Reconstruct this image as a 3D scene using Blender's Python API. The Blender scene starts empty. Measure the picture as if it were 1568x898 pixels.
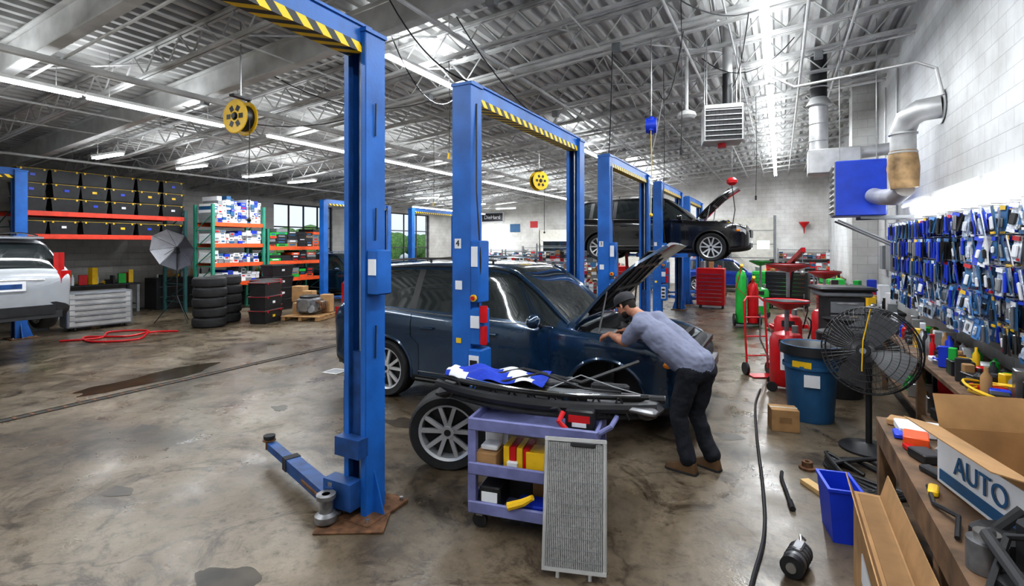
import bpy,bmesh,math,random
from mathutils import Vector,Matrix,Euler
random.seed(11)
R=random.Random(5)
sc=bpy.context.scene
rad=math.radians
LS=.70
# ---------------------------------------------------------------- materials
MC={}
def mat(name,col=(.5,.5,.5),rough=.5,metal=0.,var=.12,scale=6.,bump=0.,bscale=40.,emit=0.,coat=0.,spec=.5,trans=0.,alpha=1.):
    if name in MC: return MC[name]
    m=bpy.data.materials.new(name); m.use_nodes=True
    nt=m.node_tree; b=nt.nodes['Principled BSDF']
    b.inputs['Roughness'].default_value=rough; b.inputs['Metallic'].default_value=metal
    b.inputs['Coat Weight'].default_value=coat; b.inputs['Coat Roughness'].default_value=.05
    b.inputs['Specular IOR Level'].default_value=spec
    b.inputs['Transmission Weight'].default_value=trans; b.inputs['Alpha'].default_value=alpha
    tc=nt.nodes.new('ShaderNodeTexCoord')
    n=nt.nodes.new('ShaderNodeTexNoise'); n.inputs['Scale'].default_value=scale; n.inputs['Detail'].default_value=5
    nt.links.new(tc.outputs['Object'],n.inputs['Vector'])
    r=nt.nodes.new('ShaderNodeValToRGB')
    r.color_ramp.elements[0].position=.3; r.color_ramp.elements[1].position=.7
    r.color_ramp.elements[0].color=(*[c*(1-var) for c in col],1)
    r.color_ramp.elements[1].color=(*[min(1,c*(1+var)) for c in col],1)
    nt.links.new(n.outputs['Fac'],r.inputs['Fac']); nt.links.new(r.outputs['Color'],b.inputs['Base Color'])
    if emit>0:
        b.inputs['Emission Color'].default_value=(*col,1); b.inputs['Emission Strength'].default_value=emit
    if bump>0:
        n2=nt.nodes.new('ShaderNodeTexNoise'); n2.inputs['Scale'].default_value=bscale
        nt.links.new(tc.outputs['Object'],n2.inputs['Vector'])
        bp=nt.nodes.new('ShaderNodeBump'); bp.inputs['Strength'].default_value=bump; bp.inputs['Distance'].default_value=.02
        nt.links.new(n2.outputs['Fac'],bp.inputs['Height']); nt.links.new(bp.outputs['Normal'],b.inputs['Normal'])
    MC[name]=m; return m
BLUE=mat('lift_blue_paint',(.014,.12,.42),.4,0,.25,3,bump=.05)
BLUED=mat('lift_blue_dark',(.012,.06,.2),.5,0,.4,8)
STEEL=mat('bare_steel',(.42,.42,.42),.35,.9,.2)
GALV=mat('galvanized',(.5,.5,.5),.45,.5,.2,4)
ROOFM=mat('roof_deck_metal',(.52,.52,.51),.5,.15,.4,.8)
JOIST=mat('joist_paint',(.52,.52,.515),.5,.1,.35,2)
BEAM=mat('beam_paint',(.62,.62,.61),.5,0,.25,2)
WHITE=mat('white_plastic',(.78,.78,.76),.4,0,.06)
TUBE=mat('fluorescent_tube',(.93,.97,1.),.3,0,0,emit=14)
BLK=mat('black_plastic',(.018,.018,.02),.45,0,.3)
BLK2=mat('black_matte',(.026,.026,.028),.75,0,.3)
RUB=mat('tire_rubber',(.02,.02,.021),.7,0,.3,bump=.1)
RED=mat('red_paint',(.52,.008,.014),.35,0,.15)
ORG=mat('rack_orange',(.75,.10,.02),.45,0,.15)
GRN=mat('rack_green',(.03,.22,.15),.5,0,.15)
GRN2=mat('bright_green',(.02,.42,.06),.4,0,.15)
YEL=mat('yellow_plastic',(.8,.5,.02),.4,0,.12)
CARD=mat('cardboard',(.36,.21,.095),.85,0,.15,8)
CARDD=mat('cardboard_inner',(.25,.145,.065),.9,0,.12,8)
WOOD=mat('wood',(.13,.075,.04),.75,0,.55,7)
PAPER=mat('white_paper',(.72,.73,.76),.5,0,.05)
NAVYP=mat('navy_car_paint',(.012,.038,.08),.2,.3,.1,coat=1.)
BLKP=mat('black_car_paint',(.006,.006,.007),.2,.2,.1,coat=1.)
SILP=mat('silver_car_paint',(.42,.44,.47),.28,.3,.05,coat=1.)
GLS=mat('dark_car_glass',(.02,.026,.028),.04,0,.1,coat=.6,spec=.9)
CHR=mat('chrome',(.75,.75,.76),.12,1,.05)
ALLOY=mat('alloy_wheel',(.66,.67,.69),.3,.55,.1)
TAIL=mat('red_tail_lens',(.45,.01,.01),.12,0,.2,coat=.5)
AMB=mat('amber_lens',(.8,.25,.02),.15,0,.1)
LENS=mat('headlight_lens',(.6,.63,.66),.08,.3,.3,30)
LAV=mat('cart_lavender_plastic',(.17,.18,.36),.5,0,.25,7)
BLUP=mat('blue_plastic',(.012,.05,.55),.4,0,.1)
BLUC=mat('trash_blue',(.025,.11,.24),.5,0,.15)
BLUCL=mat('blue_cloth',(.015,.05,.45),.8,0,.15,bump=.3)
SKIN=mat('skin',(.45,.21,.13),.5,0,.08,20)
SHIRT=mat('work_shirt',(.20,.215,.30),.85,0,.10,9,bump=.5,bscale=11)
PANT=mat('work_trousers',(.009,.011,.018),.85,0,.2,9,bump=.5,bscale=11)
CAPM=mat('cap_cloth',(.035,.035,.04),.8,0,.3)
HAIR=mat('hair',(.02,.013,.01),.8,0,.3,60)
BOOT=mat('boot_leather',(.11,.06,.025),.6,0,.3)
ENG=mat('engine_metal',(.22,.22,.23),.4,.6,.4,12)
FIN=mat('condenser_fins',(.20,.205,.2),.5,.4,.35,60,bump=.5,bscale=200)
GREY=mat('grey_paint',(.22,.23,.24),.5,0,.15)
FANW=mat('fan_guard_wire',(.09,.09,.095),.4,.3,.2)
RUST=mat('rusty_steel',(.14,.07,.035),.8,.2,.5,14,bump=.3)
OILM=mat('brown_duct_stain',(.38,.25,.13),.5,.3,.6,5)
PANEL=mat('ivory',(.62,.6,.54),.6,0,.1)

def hazard():
    m=bpy.data.materials.new('hazard_stripes'); m.use_nodes=True; nt=m.node_tree; b=nt.nodes['Principled BSDF']
    tc=nt.nodes.new('ShaderNodeTexCoord'); s=nt.nodes.new('ShaderNodeSeparateXYZ'); nt.links.new(tc.outputs['Object'],s.inputs[0])
    a=nt.nodes.new('ShaderNodeMath'); a.operation='ADD'; nt.links.new(s.outputs['Y'],a.inputs[0]); nt.links.new(s.outputs['Z'],a.inputs[1])
    x=nt.nodes.new('ShaderNodeMath'); x.operation='SUBTRACT'; nt.links.new(a.outputs[0],x.inputs[0]); nt.links.new(s.outputs['X'],x.inputs[1])
    d=nt.nodes.new('ShaderNodeMath'); d.operation='MULTIPLY'; d.inputs[1].default_value=6.2; nt.links.new(x.outputs[0],d.inputs[0])
    f=nt.nodes.new('ShaderNodeMath'); f.operation='FRACT'; nt.links.new(d.outputs[0],f.inputs[0])
    g=nt.nodes.new('ShaderNodeMath'); g.operation='GREATER_THAN'; g.inputs[1].default_value=.5; nt.links.new(f.outputs[0],g.inputs[0])
    mx=nt.nodes.new('ShaderNodeMix'); mx.data_type='RGBA'; nt.links.new(g.outputs[0],mx.inputs[0])
    mx.inputs[6].default_value=(.015,.015,.015,1); mx.inputs[7].default_value=(.85,.55,.0,1)
    nt.links.new(mx.outputs[2],b.inputs['Base Color']); b.inputs['Roughness'].default_value=.45
    return m
HAZ=hazard()
def floor_mat():
    m=bpy.data.materials.new('stained_concrete'); m.use_nodes=True; nt=m.node_tree; b=nt.nodes['Principled BSDF']
    tc=nt.nodes.new('ShaderNodeTexCoord')
    def noise(s,d,rough=.6,dist=0):
        n=nt.nodes.new('ShaderNodeTexNoise'); n.inputs['Scale'].default_value=s; n.inputs['Detail'].default_value=d
        n.inputs['Roughness'].default_value=rough; n.inputs['Distortion'].default_value=dist
        nt.links.new(tc.outputs['Object'],n.inputs['Vector']); return n
    def ramp(src,stops):
        r=nt.nodes.new('ShaderNodeValToRGB'); e=r.color_ramp.elements
        e[0].position,e[0].color=stops[0][0],(*stops[0][1],1); e[1].position,e[1].color=stops[-1][0],(*stops[-1][1],1)
        for p,c in stops[1:-1]:
            k=e.new(p); k.color=(*c,1)
        nt.links.new(src,r.inputs['Fac']); return r
    def mul(a,b2,f=1):
        mx=nt.nodes.new('ShaderNodeMix'); mx.data_type='RGBA'; mx.blend_type='MULTIPLY'; mx.inputs[0].default_value=f
        nt.links.new(a,mx.inputs[6]); nt.links.new(b2,mx.inputs[7]); return mx.outputs[2]
    wn=noise(1.3,4); sub=nt.nodes.new('ShaderNodeVectorMath'); sub.operation='MULTIPLY_ADD'
    nt.links.new(wn.outputs['Color'],sub.inputs[0]); sub.inputs[1].default_value=(.7,.7,0); nt.links.new(tc.outputs['Object'],sub.inputs[2])
    def voro(s,feat='F1'):
        v=nt.nodes.new('ShaderNodeTexVoronoi'); v.feature=feat; v.inputs['Scale'].default_value=s; nt.links.new(sub.outputs[0],v.inputs['Vector']); return v.outputs['Distance']
    r1=ramp(noise(.42,10,.7,.5).outputs['Fac'],[(.35,(.042,.031,.020)),(.46,(.11,.085,.057)),(.55,(.17,.136,.096)),(.68,(.27,.225,.17))])
    r2=ramp(noise(1.6,10,.75,1.0).outputs['Fac'],[(.39,(.28,.24,.2)),(.48,(.92,.91,.9)),(.6,(1,1,1)),(.7,(1.0,1.0,1.0))])
    r3=ramp(noise(9,9,.8).outputs['Fac'],[(.34,(.42,.4,.38)),(.5,(1,1,1))])
    r4=ramp(voro(.8),[(.06,(.25,.22,.18)),(.24,(1,1,1))])
    r5=ramp(voro(3.6),[(.03,(.3,.27,.23)),(.13,(1,1,1))])
    r6=ramp(voro(.33,'DISTANCE_TO_EDGE'),[(.0,(.25,.22,.2)),(.006,(1,1,1))])
    c=mul(r1.outputs['Color'],r2.outputs['Color'],.9); c=mul(c,r3.outputs['Color'],.9); c=mul(c,r4.outputs['Color'],.75); c=mul(c,r5.outputs['Color'],.75); c=mul(c,r6.outputs['Color'],.6)
    nt.links.new(c,b.inputs['Base Color'])
    rr=ramp(noise(1.7,5).outputs['Fac'],[(.3,(.20,.20,.20)),(.7,(.48,.48,.48))]); nt.links.new(rr.outputs['Color'],b.inputs['Roughness'])
    b.inputs['Specular IOR Level'].default_value=.45
    bp=nt.nodes.new('ShaderNodeBump'); bp.inputs['Strength'].default_value=.15; bp.inputs['Distance'].default_value=.01
    nt.links.new(noise(30,4).outputs['Fac'],bp.inputs['Height']); nt.links.new(bp.outputs['Normal'],b.inputs['Normal'])
    return m
def block_mat(name,col,axis):
    m=bpy.data.materials.new(name); m.use_nodes=True; nt=m.node_tree; b=nt.nodes['Principled BSDF']
    tc=nt.nodes.new('ShaderNodeTexCoord'); s=nt.nodes.new('ShaderNodeSeparateXYZ'); nt.links.new(tc.outputs['Object'],s.inputs[0])
    cb=nt.nodes.new('ShaderNodeCombineXYZ'); nt.links.new(s.outputs[axis],cb.inputs[0]); nt.links.new(s.outputs['Z'],cb.inputs[1])
    br=nt.nodes.new('ShaderNodeTexBrick'); br.inputs['Scale'].default_value=1; br.inputs['Brick Width'].default_value=.4; br.inputs['Row Height'].default_value=.2
    br.inputs['Mortar Size'].default_value=.006; br.inputs['Mortar Smooth'].default_value=.3
    br.inputs['Color1'].default_value=(*col,1); br.inputs['Color2'].default_value=(*[c*.95 for c in col],1); br.inputs['Mortar'].default_value=(*[c*.78 for c in col],1)
    nt.links.new(cb.outputs[0],br.inputs['Vector'])
    n=nt.nodes.new('ShaderNodeTexNoise'); n.inputs['Scale'].default_value=.7; n.inputs['Detail'].default_value=7; n.inputs['Roughness'].default_value=.65; nt.links.new(tc.outputs['Object'],n.inputs['Vector'])
    r=nt.nodes.new('ShaderNodeValToRGB'); r.color_ramp.elements[0].position=.35; r.color_ramp.elements[0].color=(.55,.53,.5,1); r.color_ramp.elements[1].position=.6
    nt.links.new(n.outputs['Fac'],r.inputs['Fac'])
    mx=nt.nodes.new('ShaderNodeMix'); mx.data_type='RGBA'; mx.blend_type='MULTIPLY'; mx.inputs[0].default_value=.7
    nt.links.new(br.outputs['Color'],mx.inputs[6]); nt.links.new(r.outputs['Color'],mx.inputs[7]); nt.links.new(mx.outputs[2],b.inputs['Base Color'])
    bp=nt.nodes.new('ShaderNodeBump'); bp.invert=True; bp.inputs['Strength'].default_value=.5; bp.inputs['Distance'].default_value=.01
    nt.links.new(br.outputs['Fac'],bp.inputs['Height']); nt.links.new(bp.outputs['Normal'],b.inputs['Normal'])
    b.inputs['Roughness'].default_value=.6
    return m
# ---------------------------------------------------------------- builder
def frame(d):
    d=d.normalized(); u=Vector((0,0,1)) if abs(d.z)<.95 else Vector((1,0,0))
    a=d.cross(u).normalized(); return a,a.cross(d).normalized()
class B:
    def __init__(s,name): s.name=name; s.bm=bmesh.new(); s.mats=[]; s.M=Matrix.Identity(4)
    def mi(s,m):
        if m not in s.mats: s.mats.append(m)
        return s.mats.index(m)
    def add(s,vs,fs,m):
        i=s.mi(m); bv=[s.bm.verts.new(s.M@Vector(v)) for v in vs]
        for f in fs:
            try:
                fc=s.bm.faces.new([bv[k] for k in f]); fc.material_index=i
            except ValueError: pass
    def box(s,c,d,m,rot=None,tp=1.,tpy=None):
        tpy=tp if tpy is None else tpy
        hx,hy,hz=d[0]/2,d[1]/2,d[2]/2
        vs=[Vector((x*hx*(tp if z>0 else 1),y*hy*(tpy if z>0 else 1),z*hz)) for z in(-1,1) for y in(-1,1) for x in(-1,1)]
        if rot: 
            e=Euler([rad(a) for a in rot]).to_matrix(); vs=[e@v for v in vs]
        c=Vector(c); vs=[v+c for v in vs]
        s.add(vs,[(0,2,3,1),(4,5,7,6),(0,1,5,4),(2,6,7,3),(0,4,6,2),(1,3,7,5)],m)
    def cb(s,c,d,m,ch=.01,rot=None):
        hx,hy,hz=d[0]/2,d[1]/2,d[2]/2; ch=min(ch,hx*.9,hy*.9,hz*.9)
        ring=[(-hx+ch,-hy),(hx-ch,-hy),(hx,-hy+ch),(hx,hy-ch),(hx-ch,hy),(-hx+ch,hy),(-hx,hy-ch),(-hx,-hy+ch)]
        rs=[]
        for z,k in((-hz,1),(-hz+ch,0),(hz-ch,0),(hz,1)):
            fx=(hx-ch*k)/hx; fy=(hy-ch*k)/hy
            rs.append([Vector((x*fx,y*fy,z)) for x,y in ring])
        e=Euler([rad(a) for a in rot]).to_matrix() if rot else Matrix.Identity(3)
        c=Vector(c); s.loft([[e@p+c for p in r] for r in rs],m)
    def loft(s,rings,m,cap=True,close=True):
        n=len(rings[0]); vs=[p for r in rings for p in r]; fs=[]
        for i in range(len(rings)-1):
            for j in range(n if close else n-1):
                k=(j+1)%n; fs.append((i*n+j,i*n+k,(i+1)*n+k,(i+1)*n+j))
        if cap and close:
            fs.append(tuple(range(n))[::-1]); fs.append(tuple((len(rings)-1)*n+j for j in range(n)))
        s.add(vs,fs,m)
    def cyl(s,p0,p1,r,m,r1=None,seg=12,cap=True):
        p0=Vector(p0);p1=Vector(p1); r1=r if r1 is None else r1; a,b=frame(p1-p0)
        s.loft([[p+(a*math.cos(t)+b*math.sin(t))*q for t in [2*math.pi*k/seg for k in range(seg)]] for p,q in((p0,r),(p1,r1))],m,cap)
    def tube(s,pts,r,m,seg=6,closed=False,ry=None):
        pts=[Vector(p) for p in pts]; n=len(pts); rings=[]; pa=None
        for i,p in enumerate(pts):
            if closed: d=pts[(i+1)%n]-pts[i-1]
            else: d=pts[min(i+1,n-1)]-pts[max(i-1,0)]
            if d.length<1e-9: d=Vector((0,0,1))
            if pa is None: a,b=frame(d)
            else:
                d.normalize(); a=(pa-d*pa.dot(d)); 
                if a.length<1e-6: a,_=frame(d)
                a.normalize(); b=a.cross(d)
            pa=a; q=r[i] if isinstance(r,(list,tuple)) else r
            rings.append([p+(a*math.cos(t)+b*math.sin(t)*(ry or 1))*q for t in [2*math.pi*k/seg for k in range(seg)]])
        if closed: rings.append(rings[0])
        s.loft(rings,m,not closed)
    def lathe(s,prof,m,o=(0,0,0),ax=(0,0,1),seg=24,cap=False):
        o=Vector(o); d=Vector(ax).normalized(); a,b=frame(d)
        s.loft([[o+d*z+(a*math.cos(t)+b*math.sin(t))*max(r,1e-4) for t in [2*math.pi*k/seg for k in range(seg)]] for r,z in prof],m,cap)
    def sph(s,c,r,m,seg=14,rings=9,rot=None):
        r=(r,r,r) if not isinstance(r,(tuple,list)) else r; c=Vector(c)
        e=rot if rot is not None else Matrix.Identity(3); L=[]
        for i in range(rings+1):
            ph=math.pi*(i+.02)/(rings+.04); L.append([c+e@Vector((r[0]*math.sin(ph)*math.cos(t),r[1]*math.sin(ph)*math.sin(t),-r[2]*math.cos(ph))) for t in [2*math.pi*k/seg for k in range(seg)]])
        s.loft(L,m,True)
    def prism(s,poly,o,ux,uy,th,m):
        o=Vector(o);ux=Vector(ux);uy=Vector(uy);nn=ux.cross(uy).normalized()*th
        s.loft([[o+ux*x+uy*y for x,y in poly],[o+ux*x+uy*y+nn for x,y in poly]],m)
    def text(s,t,size,m,o,ux,uy,depth=.004):
        cu=bpy.data.curves.new('t','FONT'); cu.body=t; cu.size=size; cu.align_x='CENTER'; cu.align_y='CENTER'; cu.extrude=depth
        ob=bpy.data.objects.new('t',cu); sc.collection.objects.link(ob)
        me=bpy.data.meshes.new_from_object(ob.evaluated_get(bpy.context.evaluated_depsgraph_get()))
        ux=Vector(ux).normalized();uy=Vector(uy).normalized();nz=ux.cross(uy);o=Vector(o)
        s.add([o+ux*v.co.x+uy*v.co.y+nz*v.co.z for v in me.vertices],[tuple(p.vertices) for p in me.polygons],m)
        bpy.data.objects.remove(ob); bpy.data.meshes.remove(me); bpy.data.curves.remove(cu)
    def done(s,loc=(0,0,0),rz=0.,parent=None,bev=0.,ang=35,nrm=True):
        if nrm: bmesh.ops.recalc_face_normals(s.bm,faces=s.bm.faces)
        me=bpy.data.meshes.new(s.name); s.bm.to_mesh(me); s.bm.free()
        for m in s.mats: me.materials.append(m)
        for p in me.polygons: p.use_smooth=True
        me.set_sharp_from_angle(angle=rad(ang))
        ob=bpy.data.objects.new(s.name,me); sc.collection.objects.link(ob)
        ob.location=loc; ob.rotation_euler=(0,0,rad(rz))
        if parent: ob.parent=parent
        return ob
def dup(ob,loc,rz=0.):
    o=ob.copy(); sc.collection.objects.link(o); o.location=loc; o.rotation_euler=(0,0,rad(rz)); return o
def empty(name,loc=(0,0,0),rz=0):
    e=bpy.data.objects.new(name,None); sc.collection.objects.link(e); e.location=loc; e.rotation_euler=(0,0,rad(rz)); e.empty_display_size=.1; return e
def realize(ob):
    dg=bpy.context.evaluated_depsgraph_get(); me=bpy.data.meshes.new_from_object(ob.evaluated_get(dg)); ob.modifiers.clear(); ob.data=me; return ob
# ---------------------------------------------------------------- room
XL,XR,YF,YB=-18.5,2.0,-3.5,28.
def deck(x): return 6.15+.08*(x-2)
b=B('floor'); b.box(((XL+XR)/2,(YF+YB)/2,-.1),(XR-XL+.6,YB-YF+.6,.2),floor_mat()); b.done()
b=B('wall_right'); b.box((XR+.15,(YF+YB)/2,3.05),(.3,YB-YF+.6,6.1),block_mat('white_block_wall',(.66,.67,.67),'Y')); b.done()
bw=block_mat('back_block_wall',(.78,.77,.74),'X')
b=B('wall_back'); b.box(((XL+XR)/2,YB+.15,3.05),(XR-XL,.3,6.1),bw); b.done()
b=B('wall_front'); b.box(((XL+XR)/2,YF-.15,3.05),(XR-XL,.3,6.1),bw); b.done()
lw=block_mat('left_block_wall',(.40,.39,.37),'Y')
b=B('wall_left')
ops=[(13.9,17.0,.9,3.8),(20.0,24.4,0,3.8)]
y=YF
for (a,c,z0,z1) in ops:
    b.box((XL-.15,(y+a)/2,2.25),(.3,a-y,4.5),lw); 
    if z0>0: b.box((XL-.15,(a+c)/2,z0/2),(.3,c-a,z0),lw)
    b.box((XL-.15,(a+c)/2,(z1+4.5)/2),(.3,c-a,4.5-z1),lw); y=c
b.box((XL-.15,(y+YB)/2,2.25),(.3,YB-y,4.5),lw); b.done()
for i,(a,c,z0,z1) in enumerate(ops):
    b=B('window_1' if i==0 else 'door_1'); n=4; r=3 if i==0 else 4
    for k in range(n+1): b.box((XL-.1,a+.03+(c-a-.06)*k/n,(z0+z1)/2),(.06,.05,z1-z0),BLK2)
    for k in range(r+1): b.box((XL-.1,(a+c)/2,z0+.03+(z1-z0-.06)*k/r),(.055,c-a-.02,.05),BLK2)
    b.done()
b=B('ground'); b.box((-60,12,-.16),(82,140,.1),mat('asphalt_outside',(.5,.5,.49),.9)); b.done()
b=B('added_hedge')  # hedge added beyond the windows so they look less blown out
HG=mat('hedge_leaves',(.10,.20,.06),.9,0,.6,5,bump=1,bscale=8)
for k in range(30): b.sph((-52+R.uniform(-1,1),16+2.4*k,1.2+R.uniform(-.3,1.0)),(1.9,1.9,1.8+R.random()),HG,12,8)
b.done()
b=B('ceiling')
pts=[];x=XL-.1;P=.24
while x<XR+.2:
    for dx,dz in((0,0),(.03,.095),(.13,.095),(.16,0)): pts.append((x+dx,deck(x+dx)+dz))
    x+=P
vs=[];fs=[]
for (px,pz) in pts: vs+=[(px,YF-.2,pz),(px,YB+.2,pz)]
for i in range(len(pts)-1): fs.append((2*i,2*i+1,2*i+3,2*i+2))
b.add(vs,fs,ROOFM)
vs=[(XL-.3,YF-.2,deck(XL)+.12),(XR+.3,YF-.2,deck(XR)+.14),(XR+.3,YB+.2,deck(XR)+.14),(XL-.3,YB+.2,deck(XL)+.12)]
b.add(vs,[(0,1,2,3)],ROOFM); b.done(nrm=False)
def joist():
    b=B('roof_joist')
    def P3(x,dz): return Vector((x,0,deck(x)-dz))
    for yy in(-.035,.035):
        for dz in(.03,.45):
            p0,p1=P3(XL,dz),P3(XR,dz); 
            b.loft([[p+Vector((0,yy+a,c)) for a,c in((-.025,-.022),(.025,-.022),(.025,.022),(-.025,.022))] for p in(p0,p1)],JOIST)
    x=XL+.1; up=True
    while x<XR-.35:
        b.cyl(P3(x,.42 if up else .05),P3(x+.33,.05 if up else .42),.014,JOIST,seg=5); up=not up; x+=.33
    return b
j=joist().done(loc=(0,-2.8,0))
for yy in[-1.3,.1,1.4,4.5,6.9,8.0,9.3,10.6,12,13.3,14.7,16,17.4,18.7,20,21.4,22.7,24,25.4,26.7]: dup(j,(0,yy,0))
def ibeam(yy):
    b=B('roof_beam')
    for dz,w,h in((.5,.16,.022),(.28,.02,.42),(.05,.16,.022)):
        b.loft([[Vector((x,a,deck(x)-dz+c)) for a,c in((-w/2,-h/2),(w/2,-h/2),(w/2,h/2),(-w/2,h/2))] for x in(XL,XR)],BEAM)
    return b.done(loc=(0,yy,0))
for yy in(3.2,5.55): ibeam(yy)
b=B('ceiling_conduit')
for x,dz,r in((-9.0,.62,.055),(-15.5,.6,.03),(-6.8,.5,.014),(-4.2,.52,.03),(-2.6,.5,.014),(-1.4,.53,.025),(-11.6,.5,.02),(1.0,.5,.02),(-13,.5,.014),(.35,.56,.025),(-.7,.5,.014)):
    b.cyl((x,YF,deck(x)-dz),(x,YB,deck(x)-dz),r,BEAM,seg=8)
    for yy in range(-2,28,4): b.cyl((x,yy,deck(x)-dz),(x,yy,deck(x)),.006,STEEL,seg=4)
for x in(-16,-12.4,-8,-5.5,-3,-.9):
    for yy in(-1.3,.1,6.95,8,9.3,10.6,14.7,17.4,20):
        b.cyl((x,yy,deck(x)-.45),(x,yy+1.3,deck(x)-.05),.015,JOIST,seg=5); b.cyl((x,yy,deck(x)-.05),(x,yy+1.3,deck(x)-.45),.015,JOIST,seg=5)
for yy,r,dz in((8.12,.022,.55),(8.2,.014,.55),(8.0,.045,.5),(10.7,.018,.52),(13.4,.03,.52),(3.38,.02,.55),(5.7,.014,.55)):
    b.cyl((XL,yy,deck(XL)-dz),(XR,yy,deck(XR)-dz),r,BEAM,seg=8)
for (x0,y0,x1,y1) in((-6.5,4.5,-5,6.8),(-12,2,-9,5),(-4,9,-2,12),(0,6,1.8,9),(-8,8,-6.5,12),(-2.2,8,-1,10.6),(-3.6,8,-2.2,9.3)):
    b.cyl((x0,y0,deck(x0)-.5),(x1,y1,deck(x1)-.1),.018,JOIST,seg=5)
for (x,yy) in((-2.3,7.9),(-6,7.9),(-1.0,5.6),(-9.2,5.5),(.6,10.5),(-4.5,10.6),(-3.2,5.5)): b.cb((x,yy,deck(x)-.6),(.14,.1,.14),GREY,.01)
for (p,q,s) in(((-5,5.7,5.1),(-5.4,8,4.9),.5),((-3.8,5.6,5.1),(-2.84,7.4,3.75),.3),((-2.4,8,5.2),(-2.8,9.1,3.75),.3),((-7.5,5.6,4.9),(-5.9,8,4.9),.35),((-1.3,8,5.3),(-2.2,10.6,5.2),.5),((-.4,8,5.4),(-.9,10.6,5.2),.45),((.2,9.3,5.4),(-1.2,9.3,5.3),.4),((-2.1,10.6,5.2),(-2.84,12.1,3.75),.2),((-4.1,4.5,5.1),(-2.84,4.4,3.75),.2),((-10,5.5,4.7),(-8,8,4.8),.3),((-13,6.9,4.4),(-11,9.3,4.5),.3),((-1.5,5.6,5.3),(-.3,8,5.4),.3)):
    p=Vector(p);q=Vector(q); b.tube([p.lerp(q,k/10)-Vector((0,0,s*4*(k/10)*(1-k/10))) for k in range(11)],.009,BLK if R.random()<.7 else WHITE,seg=5)
for (x,yy,z) in((-4.9,7.0,3.6),(-1.2,7.2,3.4),(-6.4,9.5,3.0),(-1.95,9.8,2.9),(-.5,13,3.2),(-8.2,11,3.2)):
    b.tube([(x,yy,deck(x)-.45),(x+.02,yy,(z+5)/2),(x,yy,z)],.006,BLK,seg=5); b.cyl((x,yy,z),(x,yy,z-.1),.02,YEL if x<-4 else BLK,seg=8)
b.done()
# ---------------------------------------------------------------- lights
def strip(x,z,y0,y1,w=32.,alongx=False,upf=.3):
    L=y1-y0
    b=B('ceiling_light_strip')
    if not alongx:
        n=max(1,round(L/2.4)); l=L/n
        for k in range(n):
            c=y0+l*(k+.5)-(y0+y1)/2
            b.box((0,c,.05),(.12,l-.03,.05),WHITE); 
            for s in(-1,1):
                b.cyl((s*.04,c-l/2+.05,-.005),(s*.04,c+l/2-.05,-.005),.017,TUBE,seg=8)
                b.cyl((0,c+s*l*.35,.08),(0,c+s*l*.35,deck(x)-z),.004,STEEL,seg=4)
        ob=b.done(loc=(x,(y0+y1)/2,z))
    else:
        b.box((0,0,.05),(L,.12,.05),WHITE)
        for s in(-1,1):
            b.cyl((-L/2+.04,s*.04,-.005),(L/2-.04,s*.04,-.005),.017,TUBE,seg=8)
            b.cyl((s*L*.35,0,.08),(s*L*.35,0,deck(x+s*L*.35)-z),.004,STEEL,seg=4)
        ob=b.done(loc=(x,y0,z))
    for up in(0,1):  # second lamp is added, facing up off the housing to brighten the ceiling
        ld=bpy.data.lights.new('tube_light','AREA'); ld.shape='RECTANGLE'; ld.energy=w*L*LS*(upf if up else 1); ld.color=(.93,.97,1.)
        if alongx: ld.size,ld.size_y=L,.1
        else: ld.size,ld.size_y=.1,L
        lo=bpy.data.objects.new('tube_light',ld); sc.collection.objects.link(lo); lo.parent=ob; lo.location=(0,0,.085 if up else -.035)
        if up: lo.rotation_euler=(math.pi,0,0)
    return ob
strip(-9.7,4.4,-3,6.2,34); strip(-9.7,4.4,7.1,14.1,34); strip(-9.7,4.4,16,26,50)
strip(-.19,5.2,-3,11,38); strip(-.19,5.2,11.2,26,46)
strip(-5.3,4.95,-2.5,3.0,34); strip(-5.3,4.95,5.9,7.9,60); strip(-5.3,4.95,13,17,40); strip(-5.3,4.95,20,26.5,75)  # first strip unseen, added for front light; last added to brighten back wall
for yy in(6.0,7.9,9.8,11.4,14.5,18,22,25.3): strip(-13.8,4.12,yy,yy+1.3,60,alongx=True)
strip(-16.2,3.95,20,27,60)  # extra strip, added to brighten the far end and back wall
b=B('wall_light_strip'); 
for k in range(4):
    c=3.2+2.0*k+.95
    b.box((XR-.05,c,2.78),(.1,1.9,.07),WHITE); b.cyl((XR-.1,c-.9,2.73),(XR-.1,c+.9,2.73),.02,TUBE,seg=8)
wl=b.done()
ld=bpy.data.lights.new('tube_light','AREA'); ld.shape='RECTANGLE'; ld.size=.08; ld.size_y=7.6; ld.energy=38*LS
lo=bpy.data.objects.new('tube_light',ld); sc.collection.objects.link(lo); lo.location=(XR-.14,7,2.7); lo.rotation_euler=(0,rad(15),0); lo.parent=wl
w=bpy.data.worlds.new('World'); sc.world=w; w.use_nodes=True
bg=w.node_tree.nodes['Background']; sky=w.node_tree.nodes.new('ShaderNodeTexSky'); sky.sky_type='HOSEK_WILKIE'; sky.turbidity=8
sky.sun_direction=(.3,-.5,.8)
w.node_tree.links.new(sky.outputs[0],bg.inputs[0]); bg.inputs['Strength'].default_value=5.5
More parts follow.
